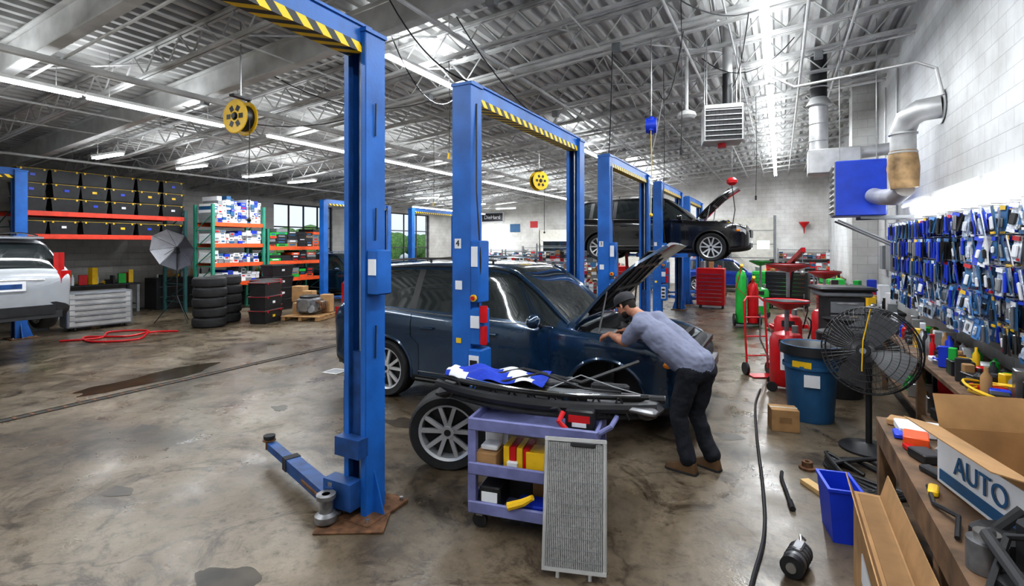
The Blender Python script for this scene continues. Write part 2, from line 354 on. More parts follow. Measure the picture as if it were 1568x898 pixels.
# ---------------------------------------------------------------- two-post lifts
def column(b,x,y,s,H=3.68,ch=.6):
    def bx(cx,cy,cz,dx,dy,dz,m=BLUE): b.box((x+cx,y+s*cy,cz),(dx,dy,dz),m)
    bx(0,-.10,H/2,.22,.012,H); 
    for q in(-1,1):
        bx(q*.105,0,H/2,.012,.20,H); bx(q*.085,.1,H/2,.045,.014,H)
        bx(q*.065,.08,H/2,.012,.04,H,BLUED)
        b.prism([(0,0),(.10,0),(0,.32)],(x+q*.111,y-.006,.02),(q,0,0),(0,0,1),.012,BLUE)
    b.prism([(0,0),(.13,0),(0,.4)],(x-.006,y-s*.105,.02),(0,-s,0),(0,0,1),.012,BLUE)
    b.cb((x,y-s*.03,.012),(.44,.46,.024),RUST,.004)
    for qx in(-1,1):
        for qy in(-1,1):
            b.cyl((x+qx*.18,y-s*.03+qy*.19,.024),(x+qx*.18,y-s*.03+qy*.19,.05),.016,STEEL,seg=6); 
    bx(0,0,H+.01,.25,.23,.03)
    bx(0,.01,ch+.3,.11,.13,.8,BLUED); b.cyl((x,y+s*.04,.05),(x,y+s*.04,H-.1),.015,STEEL,seg=8)
    b.box((x,y+s*.14,ch),(.24,.10,.14),BLUED)
def arm(b,p,ang,L,z,mt=BLUED,m0=BLUE):
    c,s=math.cos(rad(ang)),math.sin(rad(ang)); x,y=p
    b.cyl((x,y,z-.09),(x,y,z+.09),.05,BLUED,seg=14)
    b.cyl((x,y,z+.09),(x,y,z+.12),.03,STEEL,seg=10)
    b.lathe([(.04,.0),(.08,.0),(.085,.015),(.08,.03),(.04,.03)],STEEL,(x,y,z-.12),(0,0,1),18)
    def seg(a0,a1,w,h,m): b.box((x+c*(a0+a1)/2,y+s*(a0+a1)/2,z),(a1-a0,w,h),m,rot=(0,0,ang))
    seg(.04,L*.6,.12,.10,m0); seg(L*.5,L*.95,.085,.065,mt)
    seg(L*.05,L*.3,.15,.02,RUST); seg(L*.56,L*.62,.13,.11,BLK2)
    ex,ey=x+c*L,y+s*L
    b.cyl((ex,ey,z-.05),(ex,ey,z+.05),.035,RUST,seg=14); b.cyl((ex,ey,z+.05),(ex,ey,z+.08),.05,BLK2,r1=.055,seg=14)
    b.cyl((ex,ey,z+.03),(ex,ey,z+.04),.06,RUST,seg=14)
def lift(x,y0,y1,ch,arms=True,beam=True,H=3.68):
    b=B('two_post_lift')
    column(b,x,y0,1,H,ch+.1); column(b,x,y1,-1,H,ch+.1)
    if beam:
        L=y1-y0
        b.box((x,(y0+y1)/2,H-.03),(.13,L-.1,.15),BLUE)
        b.box((x,(y0+y1)/2,H-.125),(.145,L-.2,.07),HAZ)
        b.box((x,(y0+y1)/2,H+.05),(.16,L,.02),BLUE)
    if arms:
        for (yy,s) in((y0,1),(y1,-1)):
            for q in(-1,1):
                a=(90-q*52) if s>0 else (-90+q*52)
                arm(b,(x+q*.10,yy+s*.22),a,1.2,ch)
    return b
LX=-2.84
b=lift(LX-.02,-.10,2.95,.45,arms=False)
arm(b,(LX-.17,2.76),161,1.42,.15,m0=BLUED)
b.box((LX-.10,2.80,.19),(.28,.12,.2),BLUED)
b.lathe([(.03,0),(.075,0),(.08,.01),(.08,.05),(.05,.07),(.05,.16),(.07,.17),(.07,.2),(.03,.2)],ENG,(LX-.12,2.66,.03),(0,0,1),18)
b.cb((LX+.14,2.94,1.86),(.10,.17,.34),BLUE,.01); b.box((LX+.15,2.85,1.9),(.07,.01,.12),PAPER)
b.box((LX-.14,2.91,.72),(.02,.10,.6),BLK2)
b.cb((LX-.02,2.88,.008),(.5,.55,.016),RUST,.004,rot=(0,0,30))
for z in(1.2,2.1,2.9): b.tube([(LX+.10,2.94,z),(LX+.105,2.94,z+.25)],.006,BLK)
b.done()
def power(b,x,y):
    X=x+.165
    b.cb((X,y-.02,1.80),(.10,.2,.62),BLUE,.01); b.box((X,y-.125,1.95),(.07,.01,.2),PAPER)
    b.cb((X,y-.02,1.25),(.14,.18,.38),BLUE,.02); b.box((X,y-.115,1.3),(.1,.01,.12),PAPER)
    b.cb((X,y-.02,.82),(.15,.22,.42),BLUE,.015); b.box((X,y-.135,.82),(.11,.01,.3),PAPER)
    for k in range(3): b.box((X,y-.142,.72+.09*k),(.08,.01,.05),BLK)
    b.cyl((X+.08,y-.08,1.3),(X+.08,y-.08,1.46),.04,RED,seg=12); b.cyl((X+.08,y-.08,1.08),(X+.08,y-.08,1.26),.036,RED,seg=12)
    b.cyl((X,y-.13,1.54),(X,y-.15,1.54),.035,YEL,seg=12); b.cyl((X,y-.15,1.54),(X,y-.17,1.54),.02,RED,seg=12)
    b.tube([(X,y-.05,1.45),(X+.06,y-.1,1.9),(X-.02,y-.05,2.6),(X-.05,y,3.5)],.008,BLK)
    b.box((x-.04,y-.11,2.08),(.075,.006,.1),PAPER); b.box((x-.03,y-.11,1.66),(.08,.006,.09),PAPER)
    b.box((x-.03,y-.11,1.1),(.06,.006,.05),YEL)
b=lift(LX,4.38,7.49,.25); power(b,LX,4.38); b.text('4',.09,BLK,(LX-.04,4.266,2.08),(1,0,0),(0,0,1)); b.done()
b=lift(LX,9.02,12.1,.2); power(b,LX,9.02); b.text('3',.09,BLK,(LX-.04,8.906,2.08),(1,0,0),(0,0,1)); b.done()
b=lift(LX,13.56,16.7,1.78); power(b,LX,13.56); b.done()
lift(LX,18.2,21.3,.2).done(); lift(-14.8,13.2,16.6,.12).done(); lift(-14.8,1.6,4.78,.6).done(); lift(-14.8,18.2,21.6,.12).done()
# ---------------------------------------------------------------- cars
def wheel(b,c,r=.37,w=.25,seg=36,rim=ALLOY):
    c=Vector(c)
    rr=r*.72
    b.lathe([(rr,-w*.42),(r*.93,-w*.5),(r*.985,-w*.42),(r,-w*.3),(r,w*.3),(r*.985,w*.42),(r*.93,w*.5),(rr,w*.42)],RUB,c,(0,1,0),seg)
    for k in(-.22,-.08,.08,.22): b.lathe([(r*1.003,w*k-.006),(r*1.003,w*k+.006)],BLK2,c,(0,1,0),seg)
    b.lathe([(rr*1.0,-w*.43),(rr*1.02,-w*.45),(rr*.93,-w*.4),(rr*.9,-w*.2),(rr*.9,w*.2),(rr*.93,w*.4),(rr*1.02,w*.45),(rr,w*.43)],rim,c,(0,1,0),seg)
    b.cyl(c+Vector((0,-w*.12,0)),c+Vector((0,w*.12,0)),rr*.88,BLK,seg=24)
    for s in(-1,1):
        for k in range(5):
            a=2*math.pi*k/5+.3
            for da in(-.17,.17):
                d0=Vector((math.cos(a+da*.6),0,math.sin(a+da*.6))); d1=Vector((math.cos(a+da*1.6),0,math.sin(a+da*1.6)))
                p0=c+d0*rr*.14+Vector((0,s*w*.36,0)); p1=c+d1*rr*.93+Vector((0,s*w*.42,0))
                t=Vector((-math.sin(a),0,math.cos(a))); y=Vector((0,s*.03,0))
                b.loft([[p0-t*.02,p0+t*.02,p0+t*.02-y,p0-t*.02-y],[p1-t*.019,p1+t*.019,p1+t*.019-y,p1-t*.019-y]],rim)
        b.cyl(c+Vector((0,s*w*.2,0)),c+Vector((0,s*w*.4,0)),rr*.22,rim,seg=14)
        b.cyl(c+Vector((0,s*w*.4,0)),c+Vector((0,s*w*.42,0)),rr*.12,BLK,seg=12)
KEYS=[#x,hw,zb,belt,rz,ry
(-1.03,.80,.46,.92,.95,.74),(-1.0,.88,.38,1.06,1.09,.77),(-.93,.93,.32,1.13,1.24,.75),(-.78,.955,.28,1.165,1.53,.69),(-.62,.965,.26,1.165,1.68,.665),
(-.35,.97,.24,1.16,1.735,.66),(.3,.975,.22,1.14,1.775,.675),(1.1,.975,.22,1.115,1.785,.68),(1.6,.975,.22,1.10,1.765,.675),(1.8,.975,.22,1.095,1.72,.675),
(2.1,.975,.22,1.09,1.51,.70),(2.45,.975,.22,1.08,1.20,.745),(2.55,.975,.22,1.075,1.125,.75),(3.0,.972,.22,1.06,1.125,.73),(3.4,.955,.23,1.01,1.09,.69),
(3.65,.915,.25,.95,1.03,.63),(3.80,.84,.28,.86,.95,.56),(3.88,.73,.34,.74,.82,.5)]
def par(x):
    if x<=KEYS[0][0]: return KEYS[0]
    for a,c in zip(KEYS,KEYS[1:]):
        if x<=c[0]:
            t=(x-a[0])/(c[0]-a[0]); return tuple(p+(q-p)*t for p,q in zip(a,c))
    return KEYS[-1]
def rows(x,op=False):
    _,hw,zb,bt,rz,ry=par(x); d=bt-zb
    r=[(0,zb),(.8*hw,zb),(.95*hw,zb+.02),(.985*hw,zb+.12),(.972*hw,zb+.3*d),(.982*hw,zb+.55*d),(hw,zb+.78*d),(.985*hw,bt-.05),(.948*hw,bt),
       (.5*(.948*hw+ry)+.006,.5*(bt+rz-.07)+.0),(ry,max(rz-.065,bt+.005)),(ry*.88,rz-.02),(ry*.5,rz-.002),(0,rz)]
    if op and 2.62<x<3.72:
        r[9]=(.84*hw,bt-.01); r[10]=(.80*hw,.82); r[11]=(.6,.78); r[12]=(.3,.76); r[13]=(0,.76)
    return r
def side_y(x,z):
    r=rows(x)
    for a,c in zip(r[1:],r[2:]):
        if min(a[1],c[1])<=z<=max(a[1],c[1]) and abs(c[1]-a[1])>1e-6:
            return a[0]+(c[0]-a[0])*(z-a[1])/(c[1]-a[1])
    return r[6][0]
def suv(loc,rz,paint,hood=None,bare=False,sc_=1.,front_wheel=True):
    E=empty('suv',loc,rz); E.scale=(sc_,sc_,sc_)
    xs=[-1.03,-1.0,-.96,-.9,-.78,-.66,-.6,-.45,-.3,-.24,.0,.2,.4,.46,.62,.9,1.1,1.3,1.36,1.5,1.62,1.72,1.8,1.95,2.1,2.3,2.42,2.5,2.56,2.62,2.66,2.8,3.0,3.2,3.4,3.55,3.68,3.74,3.80,3.85,3.88]
    b=B('body'); op=hood is not None
    vs=[]
    for x in xs:
        r=rows(x,op); ring=[(x,-y,z) for y,z in r]+[(x,y,z) for y,z in r[-2:0:-1]]; vs.append([Vector(p) for p in ring])
    m=len(vs[0]); bm=b.bm; V=[[bm.verts.new(p) for p in ring] for ring in vs]
    for i in range(len(xs)-1):
        xc=(xs[i]+xs[i+1])/2
        for j_ in range(m):
            k=(j_+1)%m; f=bm.faces.new((V[i][j_],V[i][k],V[i+1][k],V[i+1][j_]))
            jj=j_ if j_<13 else 25-j_
            mt=paint
            if jj<=1: mt=BLK2
            elif jj<=2: mt=BLK
            elif jj in(8,9):
                if -.66<xc<2.42:
                    mt=GLS
                    if .4<xc<.46 or 1.3<xc<1.36 or -.3<xc<-.24: mt=BLK
            elif jj>=10:
                if 1.72<xc<2.5: mt=GLS
                if -.96<xc<-.66: mt=GLS
            if op and 2.62<xc<3.74 and jj>=9: mt=BLK2
            if bare and xc>3.76: mt=BLK2
            f.material_index=b.mi(mt)
    f=bm.faces.new(V[0]); f.material_index=b.mi(paint); f=bm.faces.new(V[-1][::-1]); f.material_index=b.mi(BLK2 if bare else paint)
    body=b.done(parent=E,ang=50)
    sd=body.modifiers.new('s','SUBSURF'); sd.levels=1; sd.render_levels=1
    c=B('cut')
    for ax in(0,2.98):
        for s in(-1,1):
            c.cyl((ax,s*.62,.37),(ax,s*1.2,.37),.425,BLK2,seg=32)
    cut=c.done(parent=E)
    bo=body.modifiers.new('b','BOOLEAN'); bo.object=cut; bo.solver='EXACT'; bo.material_mode='TRANSFER'
    bpy.context.view_layer.update(); realize(body); bpy.data.objects.remove(cut)
    for p in body.data.polygons: p.use_smooth=True
    body.data.set_sharp_from_angle(angle=rad(40))
    t=B('trim')
    for s in(-1,1):
        def S(pts,r,mt,off=.003): t.tube([(x,s*(side_y(x,z)+off),z) for x,z in pts],r,mt,seg=5)
        def rng(a,c,n=10): return [a+(c-a)*k/n for k in range(n+1)]
        for xd in(.43,1.33,2.36):
            S([(xd+ (.12 if xd<.5 and z<.75 else 0),z) for z in rng(.36,par(xd)[3]-.02,8)],.004,BLK)
        S([(x,.345) for x in rng(.55,2.36)],.004,BLK)
        S([(x,.30) for x in rng(.5,2.5)],.018,BLK,.0); 
        S([(x,.40) for x in rng(.55,2.4)],.007,CHR,.004)
        S([(x,par(x)[3]+.005) for x in rng(-.6,2.38,16)],.009,CHR)
        t.tube([(x,s*(par(x)[5]+.004),max(par(x)[4]-.06,0)) for x in rng(-.6,1.75,12)],.012,BLK,seg=5)
        t.tube([(x,s*(par(x)[5]-.06),par(x)[4]+.035) for x in rng(-.45,1.5,12)],.016,CHR,seg=6)
        for xq in(-.42,.5,1.45): t.cyl((xq,s*(par(xq)[5]-.06),par(xq)[4]-.02),(xq,s*(par(xq)[5]-.06),par(xq)[4]+.035),.014,BLK,seg=6)
        t.tube([(x,s*(par(x)[5]),par(x)[4]-.05) for x in rng(1.72,2.5,8)],.026,paint,seg=6)
        for xd in(.62,1.52): 
            S([(xd+.0,.95),(xd+.09,.955),(xd+.18,.955)],.014,paint,.022)
            t.cyl((xd,s*side_y(xd,.95),.95),(xd,s*(side_y(xd,.95)+.022),.95),.012,paint,seg=6)
        for ax in(0,2.98):
            t.tube([(ax+.435*math.cos(a),s*(min(side_y(ax+.435*math.cos(a),max(.3,.37+.435*math.sin(a))),.985)-.006),.37+.435*math.sin(a)) for a in rng(rad(-8),rad(188),18)],.022,BLK if not bare else paint,seg=6)
        t.sph((2.22,s*1.08,1.16),(.07,.12,.08),paint,12,8); t.cyl((2.24,s*.93,1.09),(2.24,s*1.02,1.13),.025,BLK,seg=8)
        t.loft([[(-.985+dx,s*(y_),z) for y_,dx in((.74,-.035),(.90,.02),(.86,.05),(.70,.0))] for z in(.9,1.02,1.12)],TAIL)
        t.loft([[(-.96+dx,s*(y_),z) for y_,dx in((.72,-.02),(.82,.03),(.76,.06),(.66,.02))] for z in(1.12,1.3,1.45)],TAIL)
        t.loft([[(x,s*(yo),z) for yo,z in((par(x)[1]*.99,par(x)[3]-.17),(par(x)[1]*1.005,par(x)[3]-.06),(par(x)[1]*.8,par(x)[3]-.02),(par(x)[1]*.75,par(x)[3]-.16))] for x in(3.58,3.66,3.74,3.80)],LENS)
        t.sph((3.62,s*.935,.80),(.05,.02,.03),AMB,8,6)
    if not bare:
        t.box((3.885,0,.72),(.03,.86,.2),BLK); 
        for k in range(9): t.box((3.9,-.36+.09*k,.72),(.02,.02,.19),CHR)
        t.box((3.86,0,.42),(.06,1.2,.12),BLK)
    else:
        t.cb((3.88,0,.62),(.1,1.2,.12),ENG,.01); t.box((3.86,0,.5),(.05,1.3,.35),BLK2); t.box((3.83,0,.86),(.06,1.3,.06),BLK)
        for s in(-1,1):
            t.tube([(3.7,s*.6,.75),(3.85,s*.7,.6),(3.8,s*.75,.4)],.02,BLK); t.cb((3.82,s*.68,.45),(.1,.16,.14),ENG,.02)
    t.box((-1.045,0,.88),(.02,.5,.16),PAPER); t.box((-1.035,0,.45),(.05,1.3,.16),BLK); t.box((-1.057,0,.88),(.005,.4,.08),BLUED)
    t.box((-1.0,0,.36),(.1,1.5,.12),BLK2)
    t.tube([(-1.04,-.5,.98),(-1.05,0,.99),(-1.04,.5,.98)],.012,CHR)
    t.box((-.66,0,1.72),(.3,1.15,.03),paint,rot=(0,-5,0))
    if op:
        RR=random.Random(3)
        t.cb((3.1,0,.92),(.55,.6,.2),BLK,.03); t.cb((3.1,0,1.03),(.4,.42,.04),ENG,.01)
        t.cb((3.1,.5,.94),(.35,.28,.2),BLK,.02); t.cb((2.85,-.52,.93),(.28,.24,.22),GREY,.02); t.cyl((3.35,-.45,.82),(3.35,-.45,1.0),.07,WHITE,seg=12)
        t.cyl((3.35,-.45,1.0),(3.35,-.45,1.03),.04,YEL,seg=12)
        for k in range(7):
            a=(2.75+RR.random()*.8,RR.uniform(-.55,.55),.95); c_=(2.75+RR.random()*.8,RR.uniform(-.55,.55),.95)
            t.tube([a,((a[0]+c_[0])/2,(a[1]+c_[1])/2,1.08),c_],.02,BLK2,seg=6)
        for k in range(4): t.cyl((2.95+.1*k,-.2,1.04),(2.95+.1*k,-.2,1.09),.025,STEEL,seg=8)
        t.box((3.62,0,.93),(.06,1.25,.08),BLK); t.box((2.62,0,1.05),(.1,1.3,.05),BLK)
        hd=B('hood'); rings=[]; h0=(2.56,1.11)
        for k in range(9):
            x=2.58+1.26*k/8; wv=par(min(x,3.78))[5]*1.09-(.0 if k<7 else .03*(k-6)); zc=par(min(x,3.78))[4]-.0
            ring=[(x,y_*wv,zc-.05*y_*y_) for y_ in(-1,-.75,-.5,-.2,.2,.5,.75,1)]+[(x,y_*wv,zc-.035-.045*y_*y_) for y_ in(1,.75,.5,.2,-.2,-.5,-.75,-1)]
            rings.append([Vector(p) for p in ring])
        Mh=Matrix.Translation((h0[0],0,h0[1]+.03))@Matrix.Rotation(rad(-hood),4,'Y')@Matrix.Translation((-h0[0],0,-h0[1]))
        hd.M=Mh; hd.loft(rings,paint)
        for y_ in(-.5,-.18,.18,.5): hd.box((3.15,y_,1.035),(.95,.05,.03),BLK,rot=(0,4,0))
        for x in(2.75,3.1,3.45): hd.box((x,0,1.04-.03*(x-2.7)),(.05,1.15,.03),BLK)
        hd.box((3.15,0,1.045),(1.05,1.2,.015),BLK2,rot=(0,4,0))
        hd.M=Matrix.Identity(4)
        for s in(-1,1):
            p1=Mh@Vector((3.05,s*.66,1.06)); hd.cyl((2.85,s*.74,1.04),p1,.012,STEEL,seg=6)
        hd.done(parent=E)
    t.done(parent=E)
    wb=B('wheels')
    for ax in(0,2.98):
        for s in(-1,1):
            if not front_wheel and ax>1 and s<0:
                wb.cyl((ax,-.8,.37),(ax,-.86,.37),.17,STEEL,seg=24); wb.cyl((ax,-.86,.37),(ax,-.9,.37),.08,RUST,seg=16); wb.cb((ax-.13,-.82,.42),(.1,.12,.2),GREY,.02); wb.tube([(ax,-.7,.45),(ax+.02,-.72,.75)],.04,BLK,seg=8); continue
            wheel(wb,(ax,s*.845,.37))
    wb.done(parent=E)
    return E
suv((-4.76,6.28,.0),0,NAVYP,hood=50,bare=True,sc_=1.035,front_wheel=False)
suv((-4.65,15.15,1.62),0,BLKP,hood=48,sc_=1.02)
suv((-12.4,3.5,.48),180,SILP)
suv((-17.0,14.9,0),0,NAVYP,sc_=.98)
# ---------------------------------------------------------------- loose wheel, cart, bumper, condenser
b=B('car_wheel'); wheel(b,(0,0,0),.365,.25,48); ob=b.done(loc=(-2.72,3.90,.36)); ob.rotation_euler=(rad(6),0,rad(22))
b=B('utility_cart')
for z,w in((.14,.05),(.42,.05),(.74,.06)):
    b.cb((0,0,z),(.92,.44,.03),LAV,.01)
    for s in(-1,1):
        b.cb((0,s*.215,z+.03),(.94,.025,.09),LAV,.008); b.cb((s*.46,0,z+.03),(.025,.44,.09),LAV,.008)
for sx in(-1,1):
    for sy in(-1,1):
        b.box((sx*.44,sy*.195,.45),(.06,.05,.62),LAV)
        b.cyl((sx*.4,sy*.17,.055),(sx*.4,sy*.17+.03,.055),.055,BLK,seg=16); b.box((sx*.4,sy*.17+.015,.11),(.05,.05,.04),STEEL)
b.tube([(.46,-.18,.78),(.55,-.18,.84),(.57,0,.85),(.55,.18,.84),(.46,.18,.78)],.018,LAV,seg=8)
def jumble(b,x0,x1,y0,y1,z,n,smin=.05,smax=.16,hmax=.14,rr=None,cols=None):
    rr=rr or R; cols=cols or [RED,YEL,CARD,PAPER,BLK,BLUP,GREY,BLK2,CARD,STEEL,GRN2,BLK]
    gx=max(1,int((x1-x0)/(smax*1.15))); gy=max(1,int((y1-y0)/(smax*1.15))); cells=[(i,j) for i in range(gx) for j in range(gy)]; rr.shuffle(cells)
    for (i,j) in cells[:n]:
        cx=x0+(x1-x0)*(i+.5)/gx; cy=y0+(y1-y0)*(j+.5)/gy; m=rr.choice(cols); k=rr.random()
        if k<.5:
            h=rr.uniform(.04,hmax); b.cb((cx,cy,z+h/2+.001),(rr.uniform(smin,smax),rr.uniform(smin,smax),h),m,.006,rot=(0,0,rr.uniform(-25,25)))
        elif k<.8:
            r=rr.uniform(.025,.045); h=rr.uniform(.1,max(.12,hmax)); b.lathe([(0,0),(r,0),(r,h*.7),(r*.4,h*.85),(r*.4,h),(0,h)],m,(cx,cy,z),(0,0,1),12)
        elif k<.9:
            r=rr.uniform(.04,.07); b.lathe([(r*.3,0),(r,0),(r,.04),(r*.6,.05),(r*.6,.09),(r*.3,.09),(r*.3,0)],rr.choice([STEEL,RUST,ENG]),(cx,cy,z),(0,0,1),16)
        else:
            b.tube([(cx+.06*math.cos(a),cy+.06*math.sin(a),z+.012+.004*q) for q,a in enumerate([.5*q for q in range(20)])],.008,rr.choice([BLK,YEL,RED]),seg=5)
b.cb((-.34,-.1,.50),(.16,.2,.12),CARD,.005); b.cb((-.33,-.1,.585),(.13,.12,.04),PAPER,.01)
for k,m in enumerate((YEL,RED,YEL,RED)): b.cb((-.2+.05*k,-.05,.53),(.045,.2,.16),m,.004)
b.cb((0.02,-.08,.52),(.14,.16,.14),YEL,.004); b.cb((-.15,-.15,.48),(.08,.05,.06),PAPER,.006); b.cb((-.36,.1,.55),(.14,.14,.22),PAPER,.006)
b.cb((-.31,-.08,.24),(.16,.24,.16),BLK,.01); b.box((-.31,-.205,.25),(.12,.006,.07),PAPER); b.cb((-.2,.1,.25),(.3,.16,.2),BLK2,.01)
b.tube([(-.16,-.23,.22),(-.05,-.22,.26),(.02,-.23,.31)],[.03,.028,.02],YEL,seg=8)
b.cb((.0,-.1,.19),(.25,.16,.06),BLUP,.01); b.cb((0,.08,.24),(.2,.1,.16),CARD,.005); jumble(b,.1,.42,-.18,.18,.155,6); jumble(b,.1,.42,-.18,.18,.435,5)
b.cb((.33,-.08,.845),(.2,.13,.15),BLK,.012); b.box((.33,-.148,.86),(.15,.005,.05),RED); b.box((.33,-.15,.82),(.1,.005,.03),PAPER)
b.tube([(.22,-.15,.9),(.2,-.2,.85),(.25,-.2,.8)],.02,RED,seg=8)
b.done(loc=(-1.58,3.40,0),rz=10)
b=B('bumper_assembly')
def arc(x0,x1,yb,z,sag,n=16): return [(x0+(x1-x0)*k/n,yb-sag*4*(k/n)*(1-k/n),z) for k in range(n+1)]
b.tube(arc(-.9,.85,.05,.93,.22),.032,BLK,seg=8,ry=1.3); b.tube(arc(-.85,.8,.05,1.0,.18),.020,BLK2,seg=6); b.tube(arc(-.9,.85,.1,.86,.25),.022,BLK2,seg=8)
b.tube(arc(-.8,.9,.2,.95,.1),.03,BLK2,seg=8); b.tube(arc(-.7,.9,.3,.93,.05),.02,ENG,seg=8); b.tube(arc(-.6,.75,.0,1.02,.15),.008,CHR,seg=6)
for k in range(18):
    x=-.7+1.35*k/17; b.box((x,-.10+.12*abs(x)**2,.93),(.012,.02,.16),BLK,rot=(0,25*(-1)**k,0))
b.cb((-.3,.1,.94),(.5,.3,.05),BLK2,.02,rot=(8,0,5)); b.cb((.3,.12,.95),(.55,.14,.05),GREY,.02,rot=(-10,0,-5)); b.cb((.62,.0,.93),(.5,.1,.04),ENG,.015,rot=(0,3,-8))
b.cb((.05,.2,1.0),(.4,.1,.05),BLK,.02,rot=(0,6,12)); b.cb((.5,.22,1.0),(.3,.07,.05),BLK2,.015,rot=(0,-5,-15)); b.cyl((-.1,.12,1.0),(.22,.18,1.03),.03,ENG,seg=10)
b.tube([(-.7,.15,.95),(-.2,.2,1.08),(.3,.12,1.04),(.7,.35,1.18)],.015,BLK,seg=6); b.tube([(-.4,.0,.99),(.0,.05,1.1),(.35,.0,1.03),(.6,.1,1.0)],.010,BLK,seg=6); b.tube([(.1,-.05,1.02),(.3,.1,1.10),(.55,.05,1.05),(.8,.12,.98)],.006,GREY,seg=5)
b.cb((-.78,.12,.9),(.28,.3,.1),BLK,.04,rot=(0,-14,15)); b.cb((.8,.1,.9),(.16,.28,.1),BLK,.04,rot=(0,14,-15))
b.tube([(-.05,-.12,.98),(.1,-.16,.9),(.2,-.2,.93),(.25,-.18,.87)],.012,BLK2,seg=6)
b.done(loc=(-1.62,3.50,-.02),rz=7)
b=B('fender_cover_cloth')
gx,gy=18,8; vs=[];fs=[]
for i in range(gx+1):
    for j_ in range(gy+1):
        u,v=i/gx,j_/gy; vs.append((u*.85-.42,v*.36-.18,.022*math.sin(u*17+v*5)+.015*math.sin(v*13-u*6)-.10*max(0,abs(v-.5)*2-.6)))
for i in range(gx):
    for j_ in range(gy): fs.append((i*(gy+1)+j_,(i+1)*(gy+1)+j_,(i+1)*(gy+1)+j_+1,i*(gy+1)+j_+1))
i_b=b.mi(BLUCL); i_w=b.mi(PAPER); bv=[b.bm.verts.new(v) for v in vs]
for f in fs:
    fc=b.bm.faces.new([bv[k] for k in f]); cx=sum(vs[k][0] for k in f)/4; cy=sum(vs[k][1] for k in f)/4
    fc.material_index=i_w if math.sin(cx*11+cy*9)>.6 else i_b
ob=b.done(loc=(-2.02,3.60,1.04),rz=7,ang=80); md=ob.modifiers.new('sol','SOLIDIFY'); md.thickness=.006; md=ob.modifiers.new('s','SUBSURF'); md.levels=1; md.render_levels=1
b=B('condenser_radiator')
W,Hh=.40,.78
b.box((0,0,Hh/2),(W-.05,.018,Hh-.04),FIN)
for k in range(30): b.box((-W/2+.03+(W-.06)*k/29,-.010,Hh/2),(.004,.006,Hh-.05),GALV)
for k in range(1,12): b.box((0,-.014,Hh*k/12),(W-.05,.002,.003),GREY)
for s in(-1,1): b.cyl((s*(W/2-.012),0,.02),(s*(W/2-.012),0,Hh),.014,GALV,seg=8); b.cyl((s*.1,0,-.035),(s*.1,0,.02),.012,GALV,seg=8)
b.box((0,0,.012),(W,.03,.022),GALV); b.box((0,0,Hh-.005),(W,.03,.022),GALV); b.cb((.05,-.01,Hh-.03),(.16,.03,.03),BLK,.005)
ob=b.done(loc=(-1.13,2.95,.035),rz=17); ob.rotation_euler=(rad(-14),0,rad(17))
# ---------------------------------------------------------------- mechanic
def capsule(b,p0,r0,p1,r1):
    p0=Vector(p0);p1=Vector(p1)
    if (p1-p0).length>1e-4: b.cyl(p0,p1,r0,SKIN,r1=r1,seg=16)
    b.sph(p0,r0*.995,SKIN,14,9); b.sph(p1,r1*.995,SKIN,14,9)
def body_mesh(name,parts,voxel,parent,smooth=4,fold=0):
    b=B(name)
    for p in parts: capsule(b,*p[:4])
    ob=b.done(parent=parent)
    md=ob.modifiers.new('r','REMESH'); md.mode='VOXEL'; md.voxel_size=voxel
    md=ob.modifiers.new('s','SMOOTH'); md.iterations=smooth; md.factor=.6
    if fold:
        tx=bpy.data.textures.new('folds','CLOUDS'); tx.noise_scale=.13; tx.noise_depth=2
        md=ob.modifiers.new('d','DISPLACE'); md.texture=tx; md.strength=fold; md.mid_level=.5; md.texture_coords='LOCAL'
    bpy.context.view_layer.update(); realize(ob)
    me=ob.data; me.materials.clear(); ms=[]
    for p in parts:
        if p[4] not in ms: ms.append(p[4])
    for m in ms: me.materials.append(m)
    for f in me.polygons:
        c=f.center; best=1e9;bm_=None
        for p in parts:
            a=Vector(p[0]);d=Vector(p[2])-a; t=max(0,min(1,(c-a).dot(d)/max(d.length_squared,1e-9)))
            q=(c-a-d*t).length-(p[1]+(p[3]-p[1])*t)
            if q<best: best=q;bm_=p[4]
        f.material_index=ms.index(bm_); f.use_smooth=True
    return ob
ME=empty('mechanic',(0,0,0))
S_,T_,K_,H_=SHIRT,PANT,SKIN,HAIR
def lerp(a,c,t): return a+(c-a)*t
hl=Vector((-.74,4.82,.90)); hr=Vector((-.63,4.98,.90)); pel=(hl+hr)/2
nk=Vector((-1.19,5.00,1.375)); sl=Vector((-1.18,4.82,1.30)); sr=Vector((-1.08,5.17,1.32))
kl=Vector((-.83,4.84,.50)); al=Vector((-.745,4.80,.10)); kr=Vector((-.70,5.03,.49)); ar=Vector((-.565,4.99,.10))
el=Vector((-1.36,4.97,1.10)); wl_=Vector((-1.575,5.16,1.13)); er=Vector((-1.27,5.36,1.12)); wr=Vector((-1.50,5.50,1.13))
hd=Vector((-1.375,5.05,1.455))
f_=Vector((-.86,.32,-.5)).normalized()
parts=[(hl,.106,lerp(hl,kl,.55),.094,T_),(lerp(hl,kl,.55),.094,kl,.084,T_),(kl,.084,lerp(kl,al,.5),.072,T_),(lerp(kl,al,.5),.072,al+Vector((.005,0,.03)),.078,T_),
(hr,.106,lerp(hr,kr,.55),.094,T_),(lerp(hr,kr,.55),.094,kr,.084,T_),(kr,.084,lerp(kr,ar,.5),.072,T_),(lerp(kr,ar,.5),.072,ar+Vector((.005,0,.03)),.078,T_),
 (hl+Vector((.01,0,.01)),.118,hr+Vector((.01,0,.01)),.118,T_)]
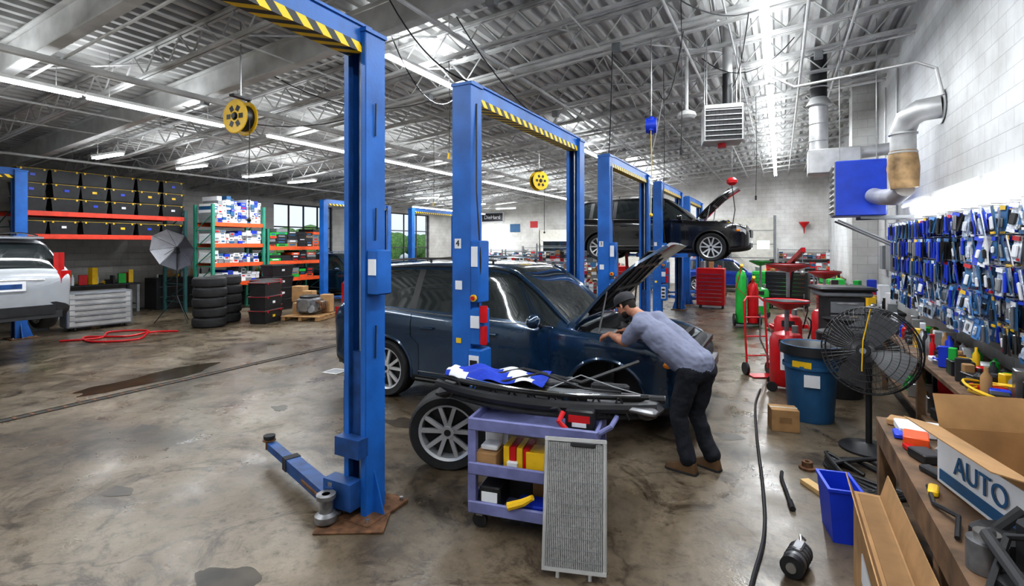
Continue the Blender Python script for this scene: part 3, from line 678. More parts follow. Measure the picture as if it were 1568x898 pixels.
for s in(-1,1):
    o=(hr-hl).normalized()*s
    a0=pel+o*.05+Vector((-.01,0,.075)); a1=pel+o*.06+Vector((-.17,.03,.20)); a2=pel+o*.085+Vector((-.33,.05,.32)); a3=nk+o*.09+Vector((.06,-.01,-.06))
    parts+=[(a0,.142,a1,.135,S_),(a1,.135,a2,.132,S_),(a2,.132,a3,.105,S_)]
parts+=[(pel+Vector((-.16,.03,.09)),.115,pel+Vector((-.3,.05,.21)),.11,S_)]
parts+=[(nk+Vector((.02,0,-.05)),.085,sl,.085,S_),(nk+Vector((.02,0,-.05)),.085,sr,.085,S_),
 (sl,.082,lerp(sl,el,.75),.076,S_),(sr,.082,lerp(sr,er,.75),.076,S_),
 (lerp(sl,el,.6),.050,el,.047,K_),(el,.048,lerp(el,wl_,.35),.047,K_),(lerp(el,wl_,.35),.047,wl_,.029,K_),
 (lerp(sr,er,.6),.050,er,.047,K_),(er,.048,lerp(er,wr,.35),.047,K_),(lerp(er,wr,.35),.047,wr,.029,K_),
 (nk+Vector((.0,0,-.03)),.062,hd+Vector((.05,-.01,-.03)),.054,K_)]
body_mesh('body',parts,.009,ME,4,.032)
side=Vector((0,0,1)).cross(f_).normalized(); up=f_.cross(side).normalized()
if up.z<0: up=-up
def hp(a,b_,c): return hd+f_*a+side*b_+up*c
hparts=[(hp(-.02,0,.035),.085,hp(.02,0,.04),.082,H_),(hp(.03,0,.02),.074,hp(.035,0,-.03),.064,K_),(hp(.04,0,-.055),.045,hp(.055,0,-.085),.034,H_),
 (hp(.03,.02,-.07),.04,hp(.02,-.02,-.07),.04,H_),(hp(.095,0,.02),.010,hp(.115,0,-.02),.014,K_),(hp(.09,0,-.05),.014,hp(.092,.0,-.051),.014,K_),
 (hp(.0,.08,.01),.013,hp(.0,.084,-.02),.011,K_),(hp(.0,-.08,.01),.013,hp(.0,-.084,-.02),.011,K_),(hp(.085,.03,.035),.013,hp(.085,-.03,.035),.013,K_),
 (hp(-.03,0,-.02),.065,hp(-.04,0,-.07),.055,K_),(hp(-.05,0,.0),.06,hp(-.05,0,-.03),.055,H_)]
body_mesh('head',hparts,.006,ME,3)
b=B('face_and_cap')
for s in(-1,1):
    b.sph(hp(.093,s*.031,.02),.011,PAPER,10,8); b.sph(hp(.102,s*.031,.02),.005,BLK,8,6)
b.box(hp(.104,0,-.056),(.006,.035,.006),mat('lips',(.3,.08,.07)))
L=[]
for ph,rr_ in((-.25,.104),(0,.105),(.35,.102),(.7,.09),(1.05,.062),(1.4,.022)):
    L.append([hp(-.005+rr_*1.08*math.cos(t),rr_*.95*math.sin(t),.05+.088*math.sin(ph)) for t in [2*math.pi*k/24 for k in range(24)]])
b.loft(L,CAPM); b.sph(hp(0,0,.138),.008,CAPM,8,6)
br=[(.06,-.08),(.13,-.065),(.172,-.035),(.185,0),(.172,.035),(.13,.065),(.06,.08)]
b.loft([[hp(x,y_,.045-abs(y_)*.1) for x,y_ in br],[hp(x,y_,.037-abs(y_)*.1) for x,y_ in br]],CAPM)
b.done(parent=ME)
def hand(w,d,palm_n,curl,flip):
    d=Vector(d).normalized(); n=Vector(palm_n); n=(n-d*n.dot(d)).normalized(); sd=d.cross(n).normalized()*flip
    P=lambda a,c,e: w+d*a+sd*c+n*e
    ps=[(w-d*.02,.028,P(.02,0,0),.026,K_)]
    for k in range(4):
        y_=(-.03,-.01,.011,.031)[k]; ln=(.062,.075,.08,.07)[k]; a=P(.01,y_*.6,0); kn=P(.088-.004*abs(k-2),y_,0)
        ps.append((a,.017,kn,.012,K_)); ang=0; p=kn
        for q,(fr,r0,r1) in enumerate(((.45,.0105,.0095),(.32,.0095,.0085),(.23,.0085,.007))):
            ang+=rad(curl*(1,.9,.6)[q]); e=p+(d*math.cos(ang)+n*math.sin(ang)+sd*y_*.8)*ln*fr*1.15; ps.append((p,r0,e,r1,K_)); p=e
    t0=P(.02,.03,.005);t1=P(.05,.055,.015);t2=P(.078,.062,.028);t3=P(.098,.055,.042)
    ps+=[(t0,.017,t1,.013,K_),(t1,.013,t2,.011,K_),(t2,.011,t3,.009,K_)]
    return ps
body_mesh('hand_left',hand(wl_,(-.8,.5,-.22),(0,.1,-1),28,1),.0035,ME,2)
body_mesh('hand_right',hand(wr,(-.95,.1,-.2),(0,-.1,-1),32,-1),.0035,ME,2)
b=B('shoes')
for a,kd in((al,Vector((-.97,.22,0)).normalized()),(ar,Vector((-.9,.4,0)).normalized())):
    sdv=Vector((-kd.y,kd.x,0)); c=Vector((a.x,a.y,0)); L=[]
    for t,wd,h in((-.09,.03,.06),(-.075,.042,.10),(-.02,.045,.125),(.05,.045,.10),(.11,.05,.07),(.16,.048,.055),(.195,.03,.045)):
        L.append([c+kd*t+sdv*wd*x+Vector((0,0,z)) for x,z in((-1,.012),(-1.02,h*.5),(-.6,h),(.6,h),(1.02,h*.5),(1,.012))])
    b.loft(L,BOOT); L=[]
    for t,wd in((-.095,.032),(-.07,.047),(.1,.052),(.17,.05),(.2,.03)): L.append([c+kd*t+sdv*wd*x+Vector((0,0,z)) for x,z in((-1,0),(-1,.02),(1,.02),(1,0))])
    b.loft(L,BLK2)
b.done(parent=ME)
# ---------------------------------------------------------------- left storage
def rack(name,L,D,H,levels,post=GRN,beam=ORG):
    b=B(name)
    for x in(-D/2,D/2):
        for y_ in(0,L): b.box((x,y_,H/2),(.08,.08,H),post); b.box((x,y_,.01),(.14,.14,.02),post)
    for y_ in(0,L):
        z=.3
        while z<H-.5: b.cyl((-D/2,y_,z),(D/2,y_,z+.5),.015,post,seg=5); b.cyl((-D/2,y_,z),(D/2,y_,z),.015,post,seg=5); z+=.55
    for z in levels:
        for x in(-D/2,D/2): b.box((x,L/2,z-.06),(.05,L,.12),beam)
        b.box((0,L/2,z-.01),(D-.05,L-.06,.015),WOOD)
    return b
def tote(b,c,rz=0,lid=YEL,body=BLK,L=.62,W=.42,H=.36):
    e=Matrix.Rotation(rad(rz),3,'Z'); P=Vector(c)
    def ring(l,w,h): return [P+e@Vector((sx*l/2,sy*w/2,h)) for sx,sy in((-1,-1),(1,-1),(1,1),(-1,1))]
    b.loft([ring(W*.84,L*.84,0),ring(W*.95,L*.95,H*.86),ring(W,L,H*.86),ring(W,L,H*.9)],body)
    b.loft([ring(W*1.02,L*1.02,H*.905),ring(W*1.02,L*1.02,H*.925)],lid)
    b.loft([ring(W*1.0,L*1.0,H*.925),ring(W*.9,L*.9,H*.97),ring(W*.9,L*.9,H*.98)],body)
    for s in(-1,1): 
        if R.random()<.6: b.box(P+e@Vector((s*W*.47,0,H*.5)),(.012,.10,.06),R.choice([PAPER,YEL,BLUP,PAPER]),rot=(0,0,rz))
        for q in(-1,1): b.box(P+e@Vector((s*W*.5,q*L*.36,H*.86)),(.02,.04,.05),lid,rot=(0,0,rz))
RO=mat('rack_red_beam',(.65,.05,.02),.45,0,.2)
b=rack('pallet_rack',3.9,1.1,3.1,(2.33,2.9),post=mat('rack_post_dark',(.03,.1,.1),.5),beam=RO); b.done(loc=(-16.6,5.1,0))
b=B('storage_totes')
for z,ns in((2.335,[1]*6),(2.905,[4,4,4,3,3,3]),):
    for k in range(6):
        for q in range(ns[k]):
            if z+(q+1)*.355<deck(-16.6)-.35: tote(b,(-16.3+R.uniform(-.04,.04),5.43+.65*k+R.uniform(-.02,.02),z+q*(.36)*.985),R.uniform(-3,3),H=.355)
b.done()
cc=[PAPER,PAPER,WHITE,BLUC,GREY,PAPER,BLUP]
def boxes_on(b,x0,x1,y0,y1,z,hmax,cols,s=.2):
    y_=y0
    while y_<y1-s*.6:
        w=R.uniform(s*.6,s*1.2); w=min(w,y1-y_); zz=z; hm=hmax*R.uniform(.75,1)
        while zz<z+hm-.06:
            h=R.uniform(.07,.14); 
            if zz+h>z+hm: break
            cx=(x0+x1)/2+R.uniform(-.03,.03); m=R.choice(cols)
            b.box((cx,y_+w/2,zz+h/2),(x1-x0,w*.95,h*.95),m)
            if R.random()<.6: b.box((cx,y_+w/2,zz+h*.5),(x1-x0+.006,w*.55,h*.4),R.choice([BLUC,RED,GREY,BLK,PAPER]))
            zz+=h
        y_+=w
b=rack('parts_rack',1.7,.9,3.3,(.9,1.5,2.1,2.75)); b.done(loc=(-15.6,9.3,0))
b=B('boxed_parts')
for z,h in((.9,.45),(1.5,.42),(2.1,.5),(2.75,.85)): boxes_on(b,-15.98,-15.22,9.36,10.95,z,h,cc,.17)
b.done()
b=rack('parts_rack',2.3,.9,2.6,(.9,1.5,2.0)); b.done(loc=(-15.8,11.3,0))
b=B('boxed_parts')
for z,h in((.9,.45),(1.5,.4),(2.0,.7)): boxes_on(b,-16.2,-15.4,11.4,13.5,z,h,[BLK,CARD,ORG,GREY,BLK,GRN2,BLK2],.4)
b.done()
b=B('tire_stack')
for k in range(5):
    z=.125+.25*k; c=(R.uniform(-.02,.02),R.uniform(-.02,.02),z)
    b.lathe([(.22,-.1),(.34,-.12),(.375,-.09),(.385,-.03),(.385,.03),(.375,.09),(.34,.12),(.22,.1),(.2,0),(.22,-.1)],RUB,c,(0,0,1),32)
    for q in(-.05,0,.05): b.lathe([(.387,q-.006),(.387,q+.006)],BLK,c,(0,0,1),32)
ts=b.done(loc=(-12.75,7.75,0)); dup(ts,(-13.2,8.45,0),40)
b=B('storage_totes')
for x,y_ in((-12.1,8.85),(-12.9,9.45)):
    for q in range(3): tote(b,(x,y_,.365*q),20,lid=RED,H=.37,L=.8,W=.5)
for q in range(4): tote(b,(-14.2,10.8,.36*q),0,lid=BLK,H=.36,L=.8,W=.6)
b.done()
b=B('pallet_with_engine')
for k in range(5): b.box((0,-.45+.225*k,.12),(1.1,.14,.02),CARD)
for k in(-1,0,1): b.box((k*.48,0,.06),(.09,1.0,.1),CARD)
b.cb((0,0,.38),(.55,.5,.42),ENG,.05); b.cyl((0,-.3,.4),(0,-.26,.4),.17,STEEL,seg=20); b.cyl((.2,-.3,.3),(.2,-.26,.3),.1,GREY,seg=16)
b.cb((0,0,.62),(.4,.45,.08),BLK,.03); b.cb((.32,.1,.4),(.15,.35,.2),STEEL,.03)
for k in range(4): b.tube([(.27,-.16+.1*k,.5),(.4,-.16+.1*k,.46),(.42,-.16+.1*k,.3)],.025,RUST,seg=8)
b.cb((-.38,.2,.28),(.3,.35,.3),CARD,.01); b.cb((-.2,.35,.6),(.3,.25,.3),CARD,.01); b.cb((-.55,.45,.65),(.35,.3,.45),CARD,.01); b.cb((.3,.4,.4),(.3,.25,.5),CARD,.01)
b.done(loc=(-11.6,9.85,0),rz=20)
b=B('tool_cabinet'); b.cb((0,0,.5),(.6,1.3,.85),mat('silver_drawers',(.30,.32,.35),.3,.6),.02)
for k in range(6): b.box((.305,0,.18+.13*k),(.012,1.2,.11),GALV); b.box((.318,0,.22+.13*k),(.012,1.0,.012),BLK)
for s in(-1,1):
    for q in(-1,1): b.cyl((s*.22,q*.5,.05),(s*.22,q*.5+.03,.05),.05,BLK,seg=12)
b.done(loc=(-15.0,6.3,0),rz=-8)
b=B('photo_umbrella_stand')
for a in(0,120,240): b.cyl((0,0,.7),(.5*math.cos(rad(a)),.5*math.sin(rad(a)),.01),.012,BLK,seg=6)
b.cyl((0,0,.5),(0,0,2.0),.015,BLK,seg=8); 
ax=Vector((.45,-.8,-.35)).normalized(); o=Vector((0,0,2.0))
UW=mat('umbrella_white',(.62,.63,.68),.6); UD=mat('umbrella_dark',(.1,.1,.12),.6)
a_,b2=frame(ax)
for k in range(8):
    rs=[(.02,0.),(.25,.03),(.45,.11),(.58,.22)]
    for off,m_ in((0,UW if k in(0,1,2,7) else UD),(-.012,BLK)):
        L=[[o+ax*(z+off)+(a_*math.cos(t)+b2*math.sin(t))*r for t in(2*math.pi*k/8,2*math.pi*(k+1)/8)] for r,z in rs]
        b.loft(L,m_,False,False)
b.cyl(o-ax*.1,o+ax*.55,.008,STEEL,seg=6); b.cb(o+Vector((0,0,-.08)),(.1,.1,.16),BLK,.01)
for k in range(8): t=2*math.pi*k/8; b.cyl(o,o+ax*.22+(a_*math.cos(t)+b2*math.sin(t))*.575,.004,BLK,seg=4)
b.done(loc=(-14.2,7.75,0))
b=B('shop_stool'); b.cyl((0,0,.6),(0,0,.66),.18,GRN2,seg=20)
for a in(45,135,225,315): b.cyl((.1*math.cos(rad(a)),.1*math.sin(rad(a)),.6),(.2*math.cos(rad(a)),.2*math.sin(rad(a)),0.01),.014,GRN2,seg=8)
b.tube([(.165*math.cos(t),.165*math.sin(t),.22) for t in [k*.5 for k in range(12)]],.01,GRN2,closed=True)
b.done(loc=(-14.35,8.75,0))
def bench(name,L,D,H,top=WOOD,leg=GREY,n=14,rr=None,shelf=True,cols=None,hm=.25):
    b=B(name); b.cb((0,0,H-.025),(D,L,.05),top,.006)
    for s in(-1,1):
        for q in(-1,0,1): b.box((s*(D/2-.05),q*(L/2-.05),(H-.05)/2),(.07,.07,H-.05),leg)
    if shelf: b.box((0,0,.25),(D-.08,L-.1,.03),top); jumble(b,-D/2+.05,D/2-.05,-L/2+.1,L/2-.1,.266,n,.1,.24,.28,cols=cols)
    jumble(b,-D/2+.03,D/2-.03,-L/2+.05,L/2-.05,H,n,.06,.2,hm,cols=cols)
    return b
bench('workbench',4.,.7,.9,BLK2,n=40,hm=.5).done(loc=(-17.9,6.5,0)); bench('workbench',4.5,.7,.9,GREY,n=30).done(loc=(-17.9,16,0))
b=B('base_cabinet_row')
for k in range(5):
    b.cb((0,k*.9,.5),(.7,.88,1.0),BLK,.01); b.box((.355,k*.9,.72),(.01,.7,.012),STEEL); b.box((.355,k*.9,.4),(.01,.7,.012),STEEL)
jumble(b,-.3,.3,-.3,3.9,1.0,20,.08,.25,.3)
b.done(loc=(-17.7,9.3,0))
b=B('bench_grinder'); b.cb((0,0,1.05),(.5,.4,.1),GREY,.01); b.cyl((0,-.3,1.25),(0,.3,1.25),.14,GRN2,seg=18); 
for s in(-1,1): b.cyl((0,s*.34,1.25),(0,s*.4,1.25),.16,GREY,seg=20)
b.box((0,0,.5),(.4,.4,1.0),BLK2); b.done(loc=(-15.7,5.35,0))
b=B('tire_changer'); b.cb((0,0,.45),(.8,.7,.9),RED,.03); b.cyl((0,0,.9),(0,0,.98),.3,STEEL,seg=24); b.cb((-.1,.45,.95),(.18,.18,1.9),BLK,.02); b.cb((-.0,.2,1.8),(.12,.7,.12),BLK,.02); b.cyl((0,-.1,1.1),(0,-.1,1.85),.03,STEEL,seg=10)
b.cb((-.35,.4,.7),(.2,.3,1.3),GREY,.02); b.done(loc=(-12.3,12.4,0),rz=30)
# ---------------------------------------------------------------- floor features
DRK=mat('drain_dark',(.03,.025,.02),.7,0,.3)
b=B('floor_drain_grate'); b.box((0,0,.002),(.13,26,.004),DRK); 
for k in range(160): b.box((0,-12.8+.16*k,.006),(.09,.04,.004),RUST)
for s in(-1,1): b.box((s*.065,0,.005),(.015,26,.008),DRK)
b.done(loc=(-8.05,9.6,0))
b=B('water_puddle')
pr=[(math.cos(t)*(1+.2*math.sin(3*t+1)+.1*math.sin(7*t)+.05*math.sin(17*t)),math.sin(t)*(1+.12*math.sin(2*t+2)+.08*math.sin(5*t))) for t in [2*math.pi*k/90 for k in range(90)]]
b.add([(x*.30,y_*1.15,.003) for x,y_ in pr],[tuple(range(90))],mat('wet_concrete',(.035,.024,.012),.16,0,.5,3)); b.done(loc=(-8.6,4.35,0),rz=4)
b=B('oil_stains')
OS=mat('oil_stain_dark',(.045,.034,.024),.4,0,.5,5)
for (cx,cy,r) in((-4.9,2.2,.12),(-3.0,1.9,.2),(-1.9,2.3,.16),(-6.3,3.1,.15),(-1.0,2.75,.1),(-3.9,4.6,.18),(-.5,5.9,.14),(-5.6,4.3,.12)):
    ph=R.random()*6; b.add([(cx+r*math.cos(t)*(1+.3*math.sin(3*t+ph)+.12*math.sin(8*t)),cy+r*.8*math.sin(t)*(1+.2*math.sin(2*t+ph)),.002) for t in [2*math.pi*k/40 for k in range(40)]],[tuple(range(40))],OS)
b.done()
b=B('floor_cleanout_cover'); b.cb((0,0,.004),(.3,.3,.008),GALV,.002); b.box((0,0,.009),(.22,.22,.004),GREY); b.done(loc=(-6.4,5.95,0),rz=5)
def cable(name,pts,r,m):
    b=B(name); P=[Vector(p) for p in pts]; o=[]
    for i in range(len(P)-1):
        p0,p1,p2,p3=P[max(i-1,0)],P[i],P[i+1],P[min(i+2,len(P)-1)]
        for k in range(8):
            t=k/8; o.append(.5*((2*p1)+(p2-p0)*t+(2*p0-5*p1+4*p2-p3)*t*t+(3*p1-p0-3*p2+p3)*t**3))
    o.append(P[-1]); b.tube(o,r,m,seg=7); return b.done()
cable('air_hose',[(-.25,8.0,.015),(-.28,7.2,.015),(-.22,6.0,.015),(-.13,4.8,.015),(-.10,4.0,.015),(-.16,3.2,.015),(-.1,2.4,.015),(-.1,1.4,.015)],.014,BLK)
cable('air_hose',[(-13.5,5.0,.02),(-13.2,5.6,.02),(-13.9,6.1,.02),(-13.3,6.6,.02),(-12.9,6.0,.02),(-13.6,5.5,.02),(-12.8,5.3,.02),(-12.3,5.9,.02),(-13.0,6.5,.02),(-12.6,6.9,.02)],.02,RED)
for q in range(4):
    cable('power_cord',[(.42+.08*q,5.75-.1*q,.015),(.38,5.5+.05*q,.02+.025*q),(.62,5.1-.1*q,.02+.025*q),(.85,5.4,.02+.025*q),(.6+.1*q,5.75,.03+.02*q),(.42,5.5,.04),(.7,5.0+.1*q,.02),(1.0,5.2,.015)],.016,BLK)
b=B('pry_bar'); b.tube([(0,0,.018),(.0,.45,.018),(.02,.55,.03)],.015,BLK,seg=8); b.cyl((0,-.12,.02),(0,0.02,.02),.022,BLK,seg=8); b.done(loc=(.07,4.6,0),rz=8)
b=B('ac_compressor'); b.cyl((0,-.09,.07),(0,.1,.07),.065,ENG,seg=20); b.cyl((0,.1,.07),(0,.15,.07),.068,BLK,seg=24); b.cyl((0,.15,.07),(0,.165,.07),.03,STEEL,seg=12)
for k in range(4): b.lathe([(.066,-.07+.04*k),(.071,-.065+.04*k),(.066,-.06+.04*k)],BLK2,(0,0,.07),(0,1,0),18)
b.cb((0,-.02,.13),(.06,.12,.03),ENG,.008); b.cb((.05,-.05,.03),(.04,.08,.055),ENG,.008); b.tube([(0,-.08,.12),(.02,-.14,.14),(.0,-.18,.1)],.008,STEEL); b.done(loc=(.10,3.72,0),rz=165)
b=B('cardboard_box'); b.cb((0,0,.12),(.28,.22,.24),CARD,.004); b.box((0,0,.242),(.28,.02,.003),PANEL); b.box((0,-.112,.13),(.12,.004,.06),CARDD); b.done(loc=(.03,6.45,0),rz=12)
# ---------------------------------------------------------------- right side
b=B('drum_fan')
fo=Vector((0,0,1.0)); fa=Vector((-.42,-.9,.1)).normalized(); a_,b2=frame(fa); RF=.43
def circ(o,r,n=40): return [o+(a_*math.cos(t)+b2*math.sin(t))*r for t in [2*math.pi*k/n for k in range(n)]]
for r,dz in((RF,0),(RF,.1),(RF*.97,.15),(RF*.85,.19),(RF*.7,.21),(RF*.55,.22),(RF*.4,.225),(RF*.27,.23),(RF*.15,.23)): b.tube(circ(fo+fa*(dz-.08),r),.003 if r<RF else .008,BLK,seg=5,closed=True)
for r,dz in((RF*.9,-.1),(RF*.6,-.14),(RF*.3,-.15)): b.tube(circ(fo+fa*(dz),r),.0035,BLK,seg=5,closed=True)
for k in range(60):
    t=2*math.pi*k/60; d=a_*math.cos(t)+b2*math.sin(t)
    b.tube([fo+fa*(z-.08)+d*r for r,z in((RF*.1,.23),(RF*.4,.225),(RF*.7,.21),(RF*.85,.19),(RF*.97,.15),(RF,.1),(RF,0),(RF*.9,-.03),(RF*.3,-.07))],.002,FANW,seg=4)
b.cyl(fo+fa*.13,fo+fa*.16,.06,BLK,seg=20); b.cyl(fo+fa*.16,fo+fa*.165,.03,GREY,seg=16)
b.cyl(fo-fa*.2,fo-fa*.02,.09,BLK,seg=18); b.cyl(fo-fa*.05,fo+fa*.08,.05,GREY,seg=14)
for k in range(4):
    t=2*math.pi*k/4+.4; d=a_*math.cos(t)+b2*math.sin(t); tt=-a_*math.sin(t)+b2*math.cos(t)
    L=[]
    for r,wd,tw in((.05,.05,.6),(.15,.1,.5),(.27,.14,.35),(.38,.14,.25)):
        ch=(tt*math.cos(tw)+fa*math.sin(tw)).normalized()
        L.append([fo+d*r-ch*wd,fo+d*r+ch*wd,fo+d*r+ch*wd+fa*.006,fo+d*r-ch*wd+fa*.006])
    b.loft(L,FANW)
b.cyl((0,0,.05),(0,.02,.88),.028,BLK,seg=12); b.lathe([(0,0),(.26,0),(.26,.02),(.06,.06),(.03,.07)],BLK,(0,0,0),(0,0,1),28)
b.cyl(fo-fa*.15,(0,.02,.83),.03,BLK,seg=10)
b.tube([fo+fa*.16+a_*(-.05)+b2*.42,fo+fa*.17+b2*.1,fo+fa*.17-b2*.2],.006,YEL,seg=5)
b.done(loc=(.79,6.2,0))
b=B('trash_can'); b.lathe([(0,0),(.23,0),(.24,.03),(.29,.82),(.32,.83),(.32,.88),(.3,.89),(.28,.85),(.22,.05),(0,.05)],BLUC,(0,0,0),(0,0,1),36)
b.lathe([(.295,.62),(.30,.62),(.30,.66),(.295,.66)],BLUC,(0,0,0),(0,0,1),36); b.box((0,-.285,.5),(.16,.01,.14),PAPER)
b.lathe([(.33,.86),(.335,.78),(.325,.89),(.25,.86),(.1,.7)],BLK,(0,0,0),(0,0,1),20); b.box((-.1,-.27,.68),(.2,.02,.07),YEL,rot=(0,0,-20)); b.done(loc=(.32,7.0,0))
def drainer(name,h,r,m=RED):
    b=B(name); b.lathe([(0,.08),(.2,.08),(.22,.12),(.22,.72),(.18,.8),(.05,.84),(0,.84)],m,(0,0,0),(0,0,1),28)
    b.cyl((0,0,.8),(0,0,h-.1),.03,STEEL,seg=10); b.lathe([(.03,h-.14),(.1,h-.12),(r,h-.02),(r,h),(r-.01,h),(.1,h-.1),(.02,h-.11)],m,(0,0,0),(0,0,1),32)
    b.lathe([(.02,h-.02),(r*.96,h-.015)],BLK2,(0,0,0),(0,0,1),28)
    b.lathe([(r*.98,h-.005),(r*1.03,h),(r*.98,h+.012)],BLK,(0,0,0),(0,0,1),32)
    for a in(45,135,225,315):
        x,y_=.26*math.cos(rad(a)),.26*math.sin(rad(a)); b.cyl((x,y_-.015,.07),(x,y_+.015,.07),.07,BLK,seg=14); b.cyl((x*.6,y_*.6,.11),(x,y_,.1),.02,BLK,seg=6)
    b.tube([(.23,0,.6),(.3,0,.9),(.3,0,1.0),(.26,0,1.05)],.012,BLK); b.box((0,-.222,.45),(.16,.01,.25),PAPER); b.cyl((.1,-.2,.85),(.1,-.2,.95),.04,STEEL,seg=12)
    b.tube([(-.22,0,.4),(-.34,0,.7),(-.34,0,1.1)],.012,STEEL); b.box((.0,-.23,.70),(.2,.02,.1),BLK)
    return b
drainer('waste_oil_drainer',1.28,.3).done(loc=(.08,8.2,0)); drainer('waste_oil_drainer',1.72,.36).done(loc=(.12,10.2,0)); drainer('waste_oil_drainer',1.6,.3,GRN2).done(loc=(-.5,16.2,0))
drainer('waste_oil_drainer',1.55,.28).done(loc=(.75,11.4,0))
b=B('oil_funnel_drum'); b.lathe([(0,0),(.28,0),(.28,.85),(.26,.87),(0,.87)],BLK,(0,0,0),(0,0,1),28); b.lathe([(.03,.87),(.1,.95),(.2,1.03),(.21,1.05)],BLK2,(0,0,0),(0,0,1),24)
for z in(.28,.57): b.lathe([(.28,z-.015),(.29,z),(.28,z+.015)],BLK,(0,0,0),(0,0,1),28)
b.done(loc=(.72,8.3,0))
def trolley(loc,rz):
    b=B('hand_truck'); 
    for s in(-1,1): b.cyl((s*.17,0,.1),(s*.17,.1,1.15),.016,RED,seg=8); b.cyl((s*.21,0,.1),(s*.17,0,.1),.1,BLK,seg=18)
    for z in(.3,.6,.9): b.cyl((-.17,.1*(z-.1),z),(.17,.1*(z-.1),z),.012,RED,seg=8)
    b.box((0,-.12,.015),(.36,.24,.012),RED); b.tube([(-.17,.1,1.15),(-.1,.14,1.22),(.1,.14,1.22),(.17,.1,1.15)],.016,RED,seg=8); b.done(loc=loc,rz=rz)
trolley((-.32,8.95,0),30)
def cylinders(loc):
    b=B('gas_cylinder_cart')
    for x,m,h in((-.14,GRN2,1.25),(.14,RED,.95)):
        b.lathe([(0,.08),(.12,.08),(.13,.12),(.13,h),(.1,h+.1),(.04,h+.16),(.04,h+.25),(0,h+.25)],m,(x,0,0),(0,0,1),20); b.cyl((x,-.02,h+.25),(x,-.1,h+.3),.04,YEL,seg=10)
    for s in(-1,1): b.cyl((s*.32,0,.15),(s*.28,0,.15),.15,BLK,seg=18); b.cyl((s*.24,.12,.1),(s*.2,.2,1.3),.015,BLK,seg=6)
    b.box((0,0,.06),(.56,.3,.02),BLK); b.tube([(-.14,-.1,1.5),(-.3,-.2,1.0),(0,-.25,.7),(.2,-.2,1.1)],.012,RED); b.done(loc=loc,rz=15)
cylinders((-.75,14.2,0))
b=B('engine_hoist')
for s in(-1,1): b.box((s*.35,.4,.1),(.08,1.6,.08),RED,rot=(0,0,-s*8)); b.cyl((s*.38,-.35,.05),(s*.38+.03,-.35,.05),.05,BLK,seg=12)
b.box((0,1.1,.1),(.9,.08,.08),RED); b.box((0,1.05,.85),(.09,.09,1.5),RED); b.box((0,.5,1.75),(.08,1.5,.1),RED,rot=(-16,0,0)); b.cyl((0,1.0,.7),(0,.6,1.65),.035,BLK,seg=10); b.cyl((0,-.15,1.9),(0,-.15,1.5),.01,STEEL,seg=6); b.sph((0,-.15,1.45),.05,STEEL,10,8)
b.done(loc=(.4,12.9,0),rz=12)
# foreground bench
b=B('wooden_workbench'); X0,X1,Y0,Y1=.58,1.5,1.25,4.25
b.cb(((X0+X1)/2,(Y0+Y1)/2,.87),(X1-X0,Y1-Y0,.04),WOOD,.004)
for x in(X0+.05,X1-.05):
    for y_ in(Y0+.06,Y1-.06,(Y0+Y1)/2): b.box((x,y_,.425),(.09,.09,.85),WOOD)
b.box((X0+.02,(Y0+Y1)/2,.8),(.04,Y1-Y0-.02,.12),WOOD); b.box(((X0+X1)/2,(Y0+Y1)/2,.3),(X1-X0-.06,Y1-Y0-.06,.03),WOOD)
jumble(b,X0+.08,X1-.05,Y0+.2,Y1-.2,.316,14,.12,.28,.3); b.done()
b=B('open_cardboard_box')
def obox(b,c,L,W,H,rz,low=None,flap=.17):
    e=Matrix.Rotation(rad(rz),3,'Z'); c=Vector(c)
    T=lambda x,y_,z:c+e@Vector((x,y_,z))
    for (cx,cy,dx,dy,fx,fy) in((0,-W/2,L,.006,0,-1),(0,W/2,L,.006,0,1),(-L/2,0,.006,W,-1,0),(L/2,0,.006,W,1,0)):
        b.box(T(cx,cy,H/2),(dx,dy,H),CARD,rot=(0,0,rz))
        if low: b.box(T(cx+fx*.004,cy+fy*.004,H*.42),(dx,dy,H*.8),low,rot=(0,0,rz))
        t=Vector((-fy,fx,0))
        hw=(L if fx==0 else W)/2; up1={(0,1):.9,(1,0):.9,(-1,0):.25,(0,-1):-.3}[(fx,fy)]
        out=flap*math.sqrt(1-up1*up1)
        pts=[T(cx+t.x*s*hw,cy+t.y*s*hw,H) for s in(-1,1)]+[T(cx+fx*out+t.x*s*hw*.98,cy+fy*out+t.y*s*hw*.98,H+flap*up1) for s in(1,-1)]
        up_=Vector((0,0,.005)); b.loft([pts,[p+up_ for p in pts]],CARD)
    b.box(T(0,0,.01),(L-.01,W-.01,.008),CARDD,rot=(0,0,rz))
bc=Vector((1.05,2.97,.892))
obox(b,bc,.56,.66,.27,14,low=PAPER,flap=.16)
e=Matrix.Rotation(rad(14),3,'Z'); 
b.box(bc+e@Vector((-.292,0,.05)),(.004,.6,.05),BLUC,rot=(0,0,14)); b.box(bc+e@Vector((0,-.342,.05)),(.5,.004,.05),BLUC,rot=(0,0,14))
b.text('AUTO',.13,BLUC,bc+e@Vector((-.295,.0,.14)),e@Vector((0,-1,0)),(0,0,1),.002); b.text('PARTS',.12,BLUC,bc+e@Vector((0,-.345,.14)),e@Vector((1,0,0)),(0,0,1),.002)
jumble(b,.92,1.22,2.8,3.12,.91,4,.08,.13,.2); b.done()
b=B('bench_top_supplies'); 
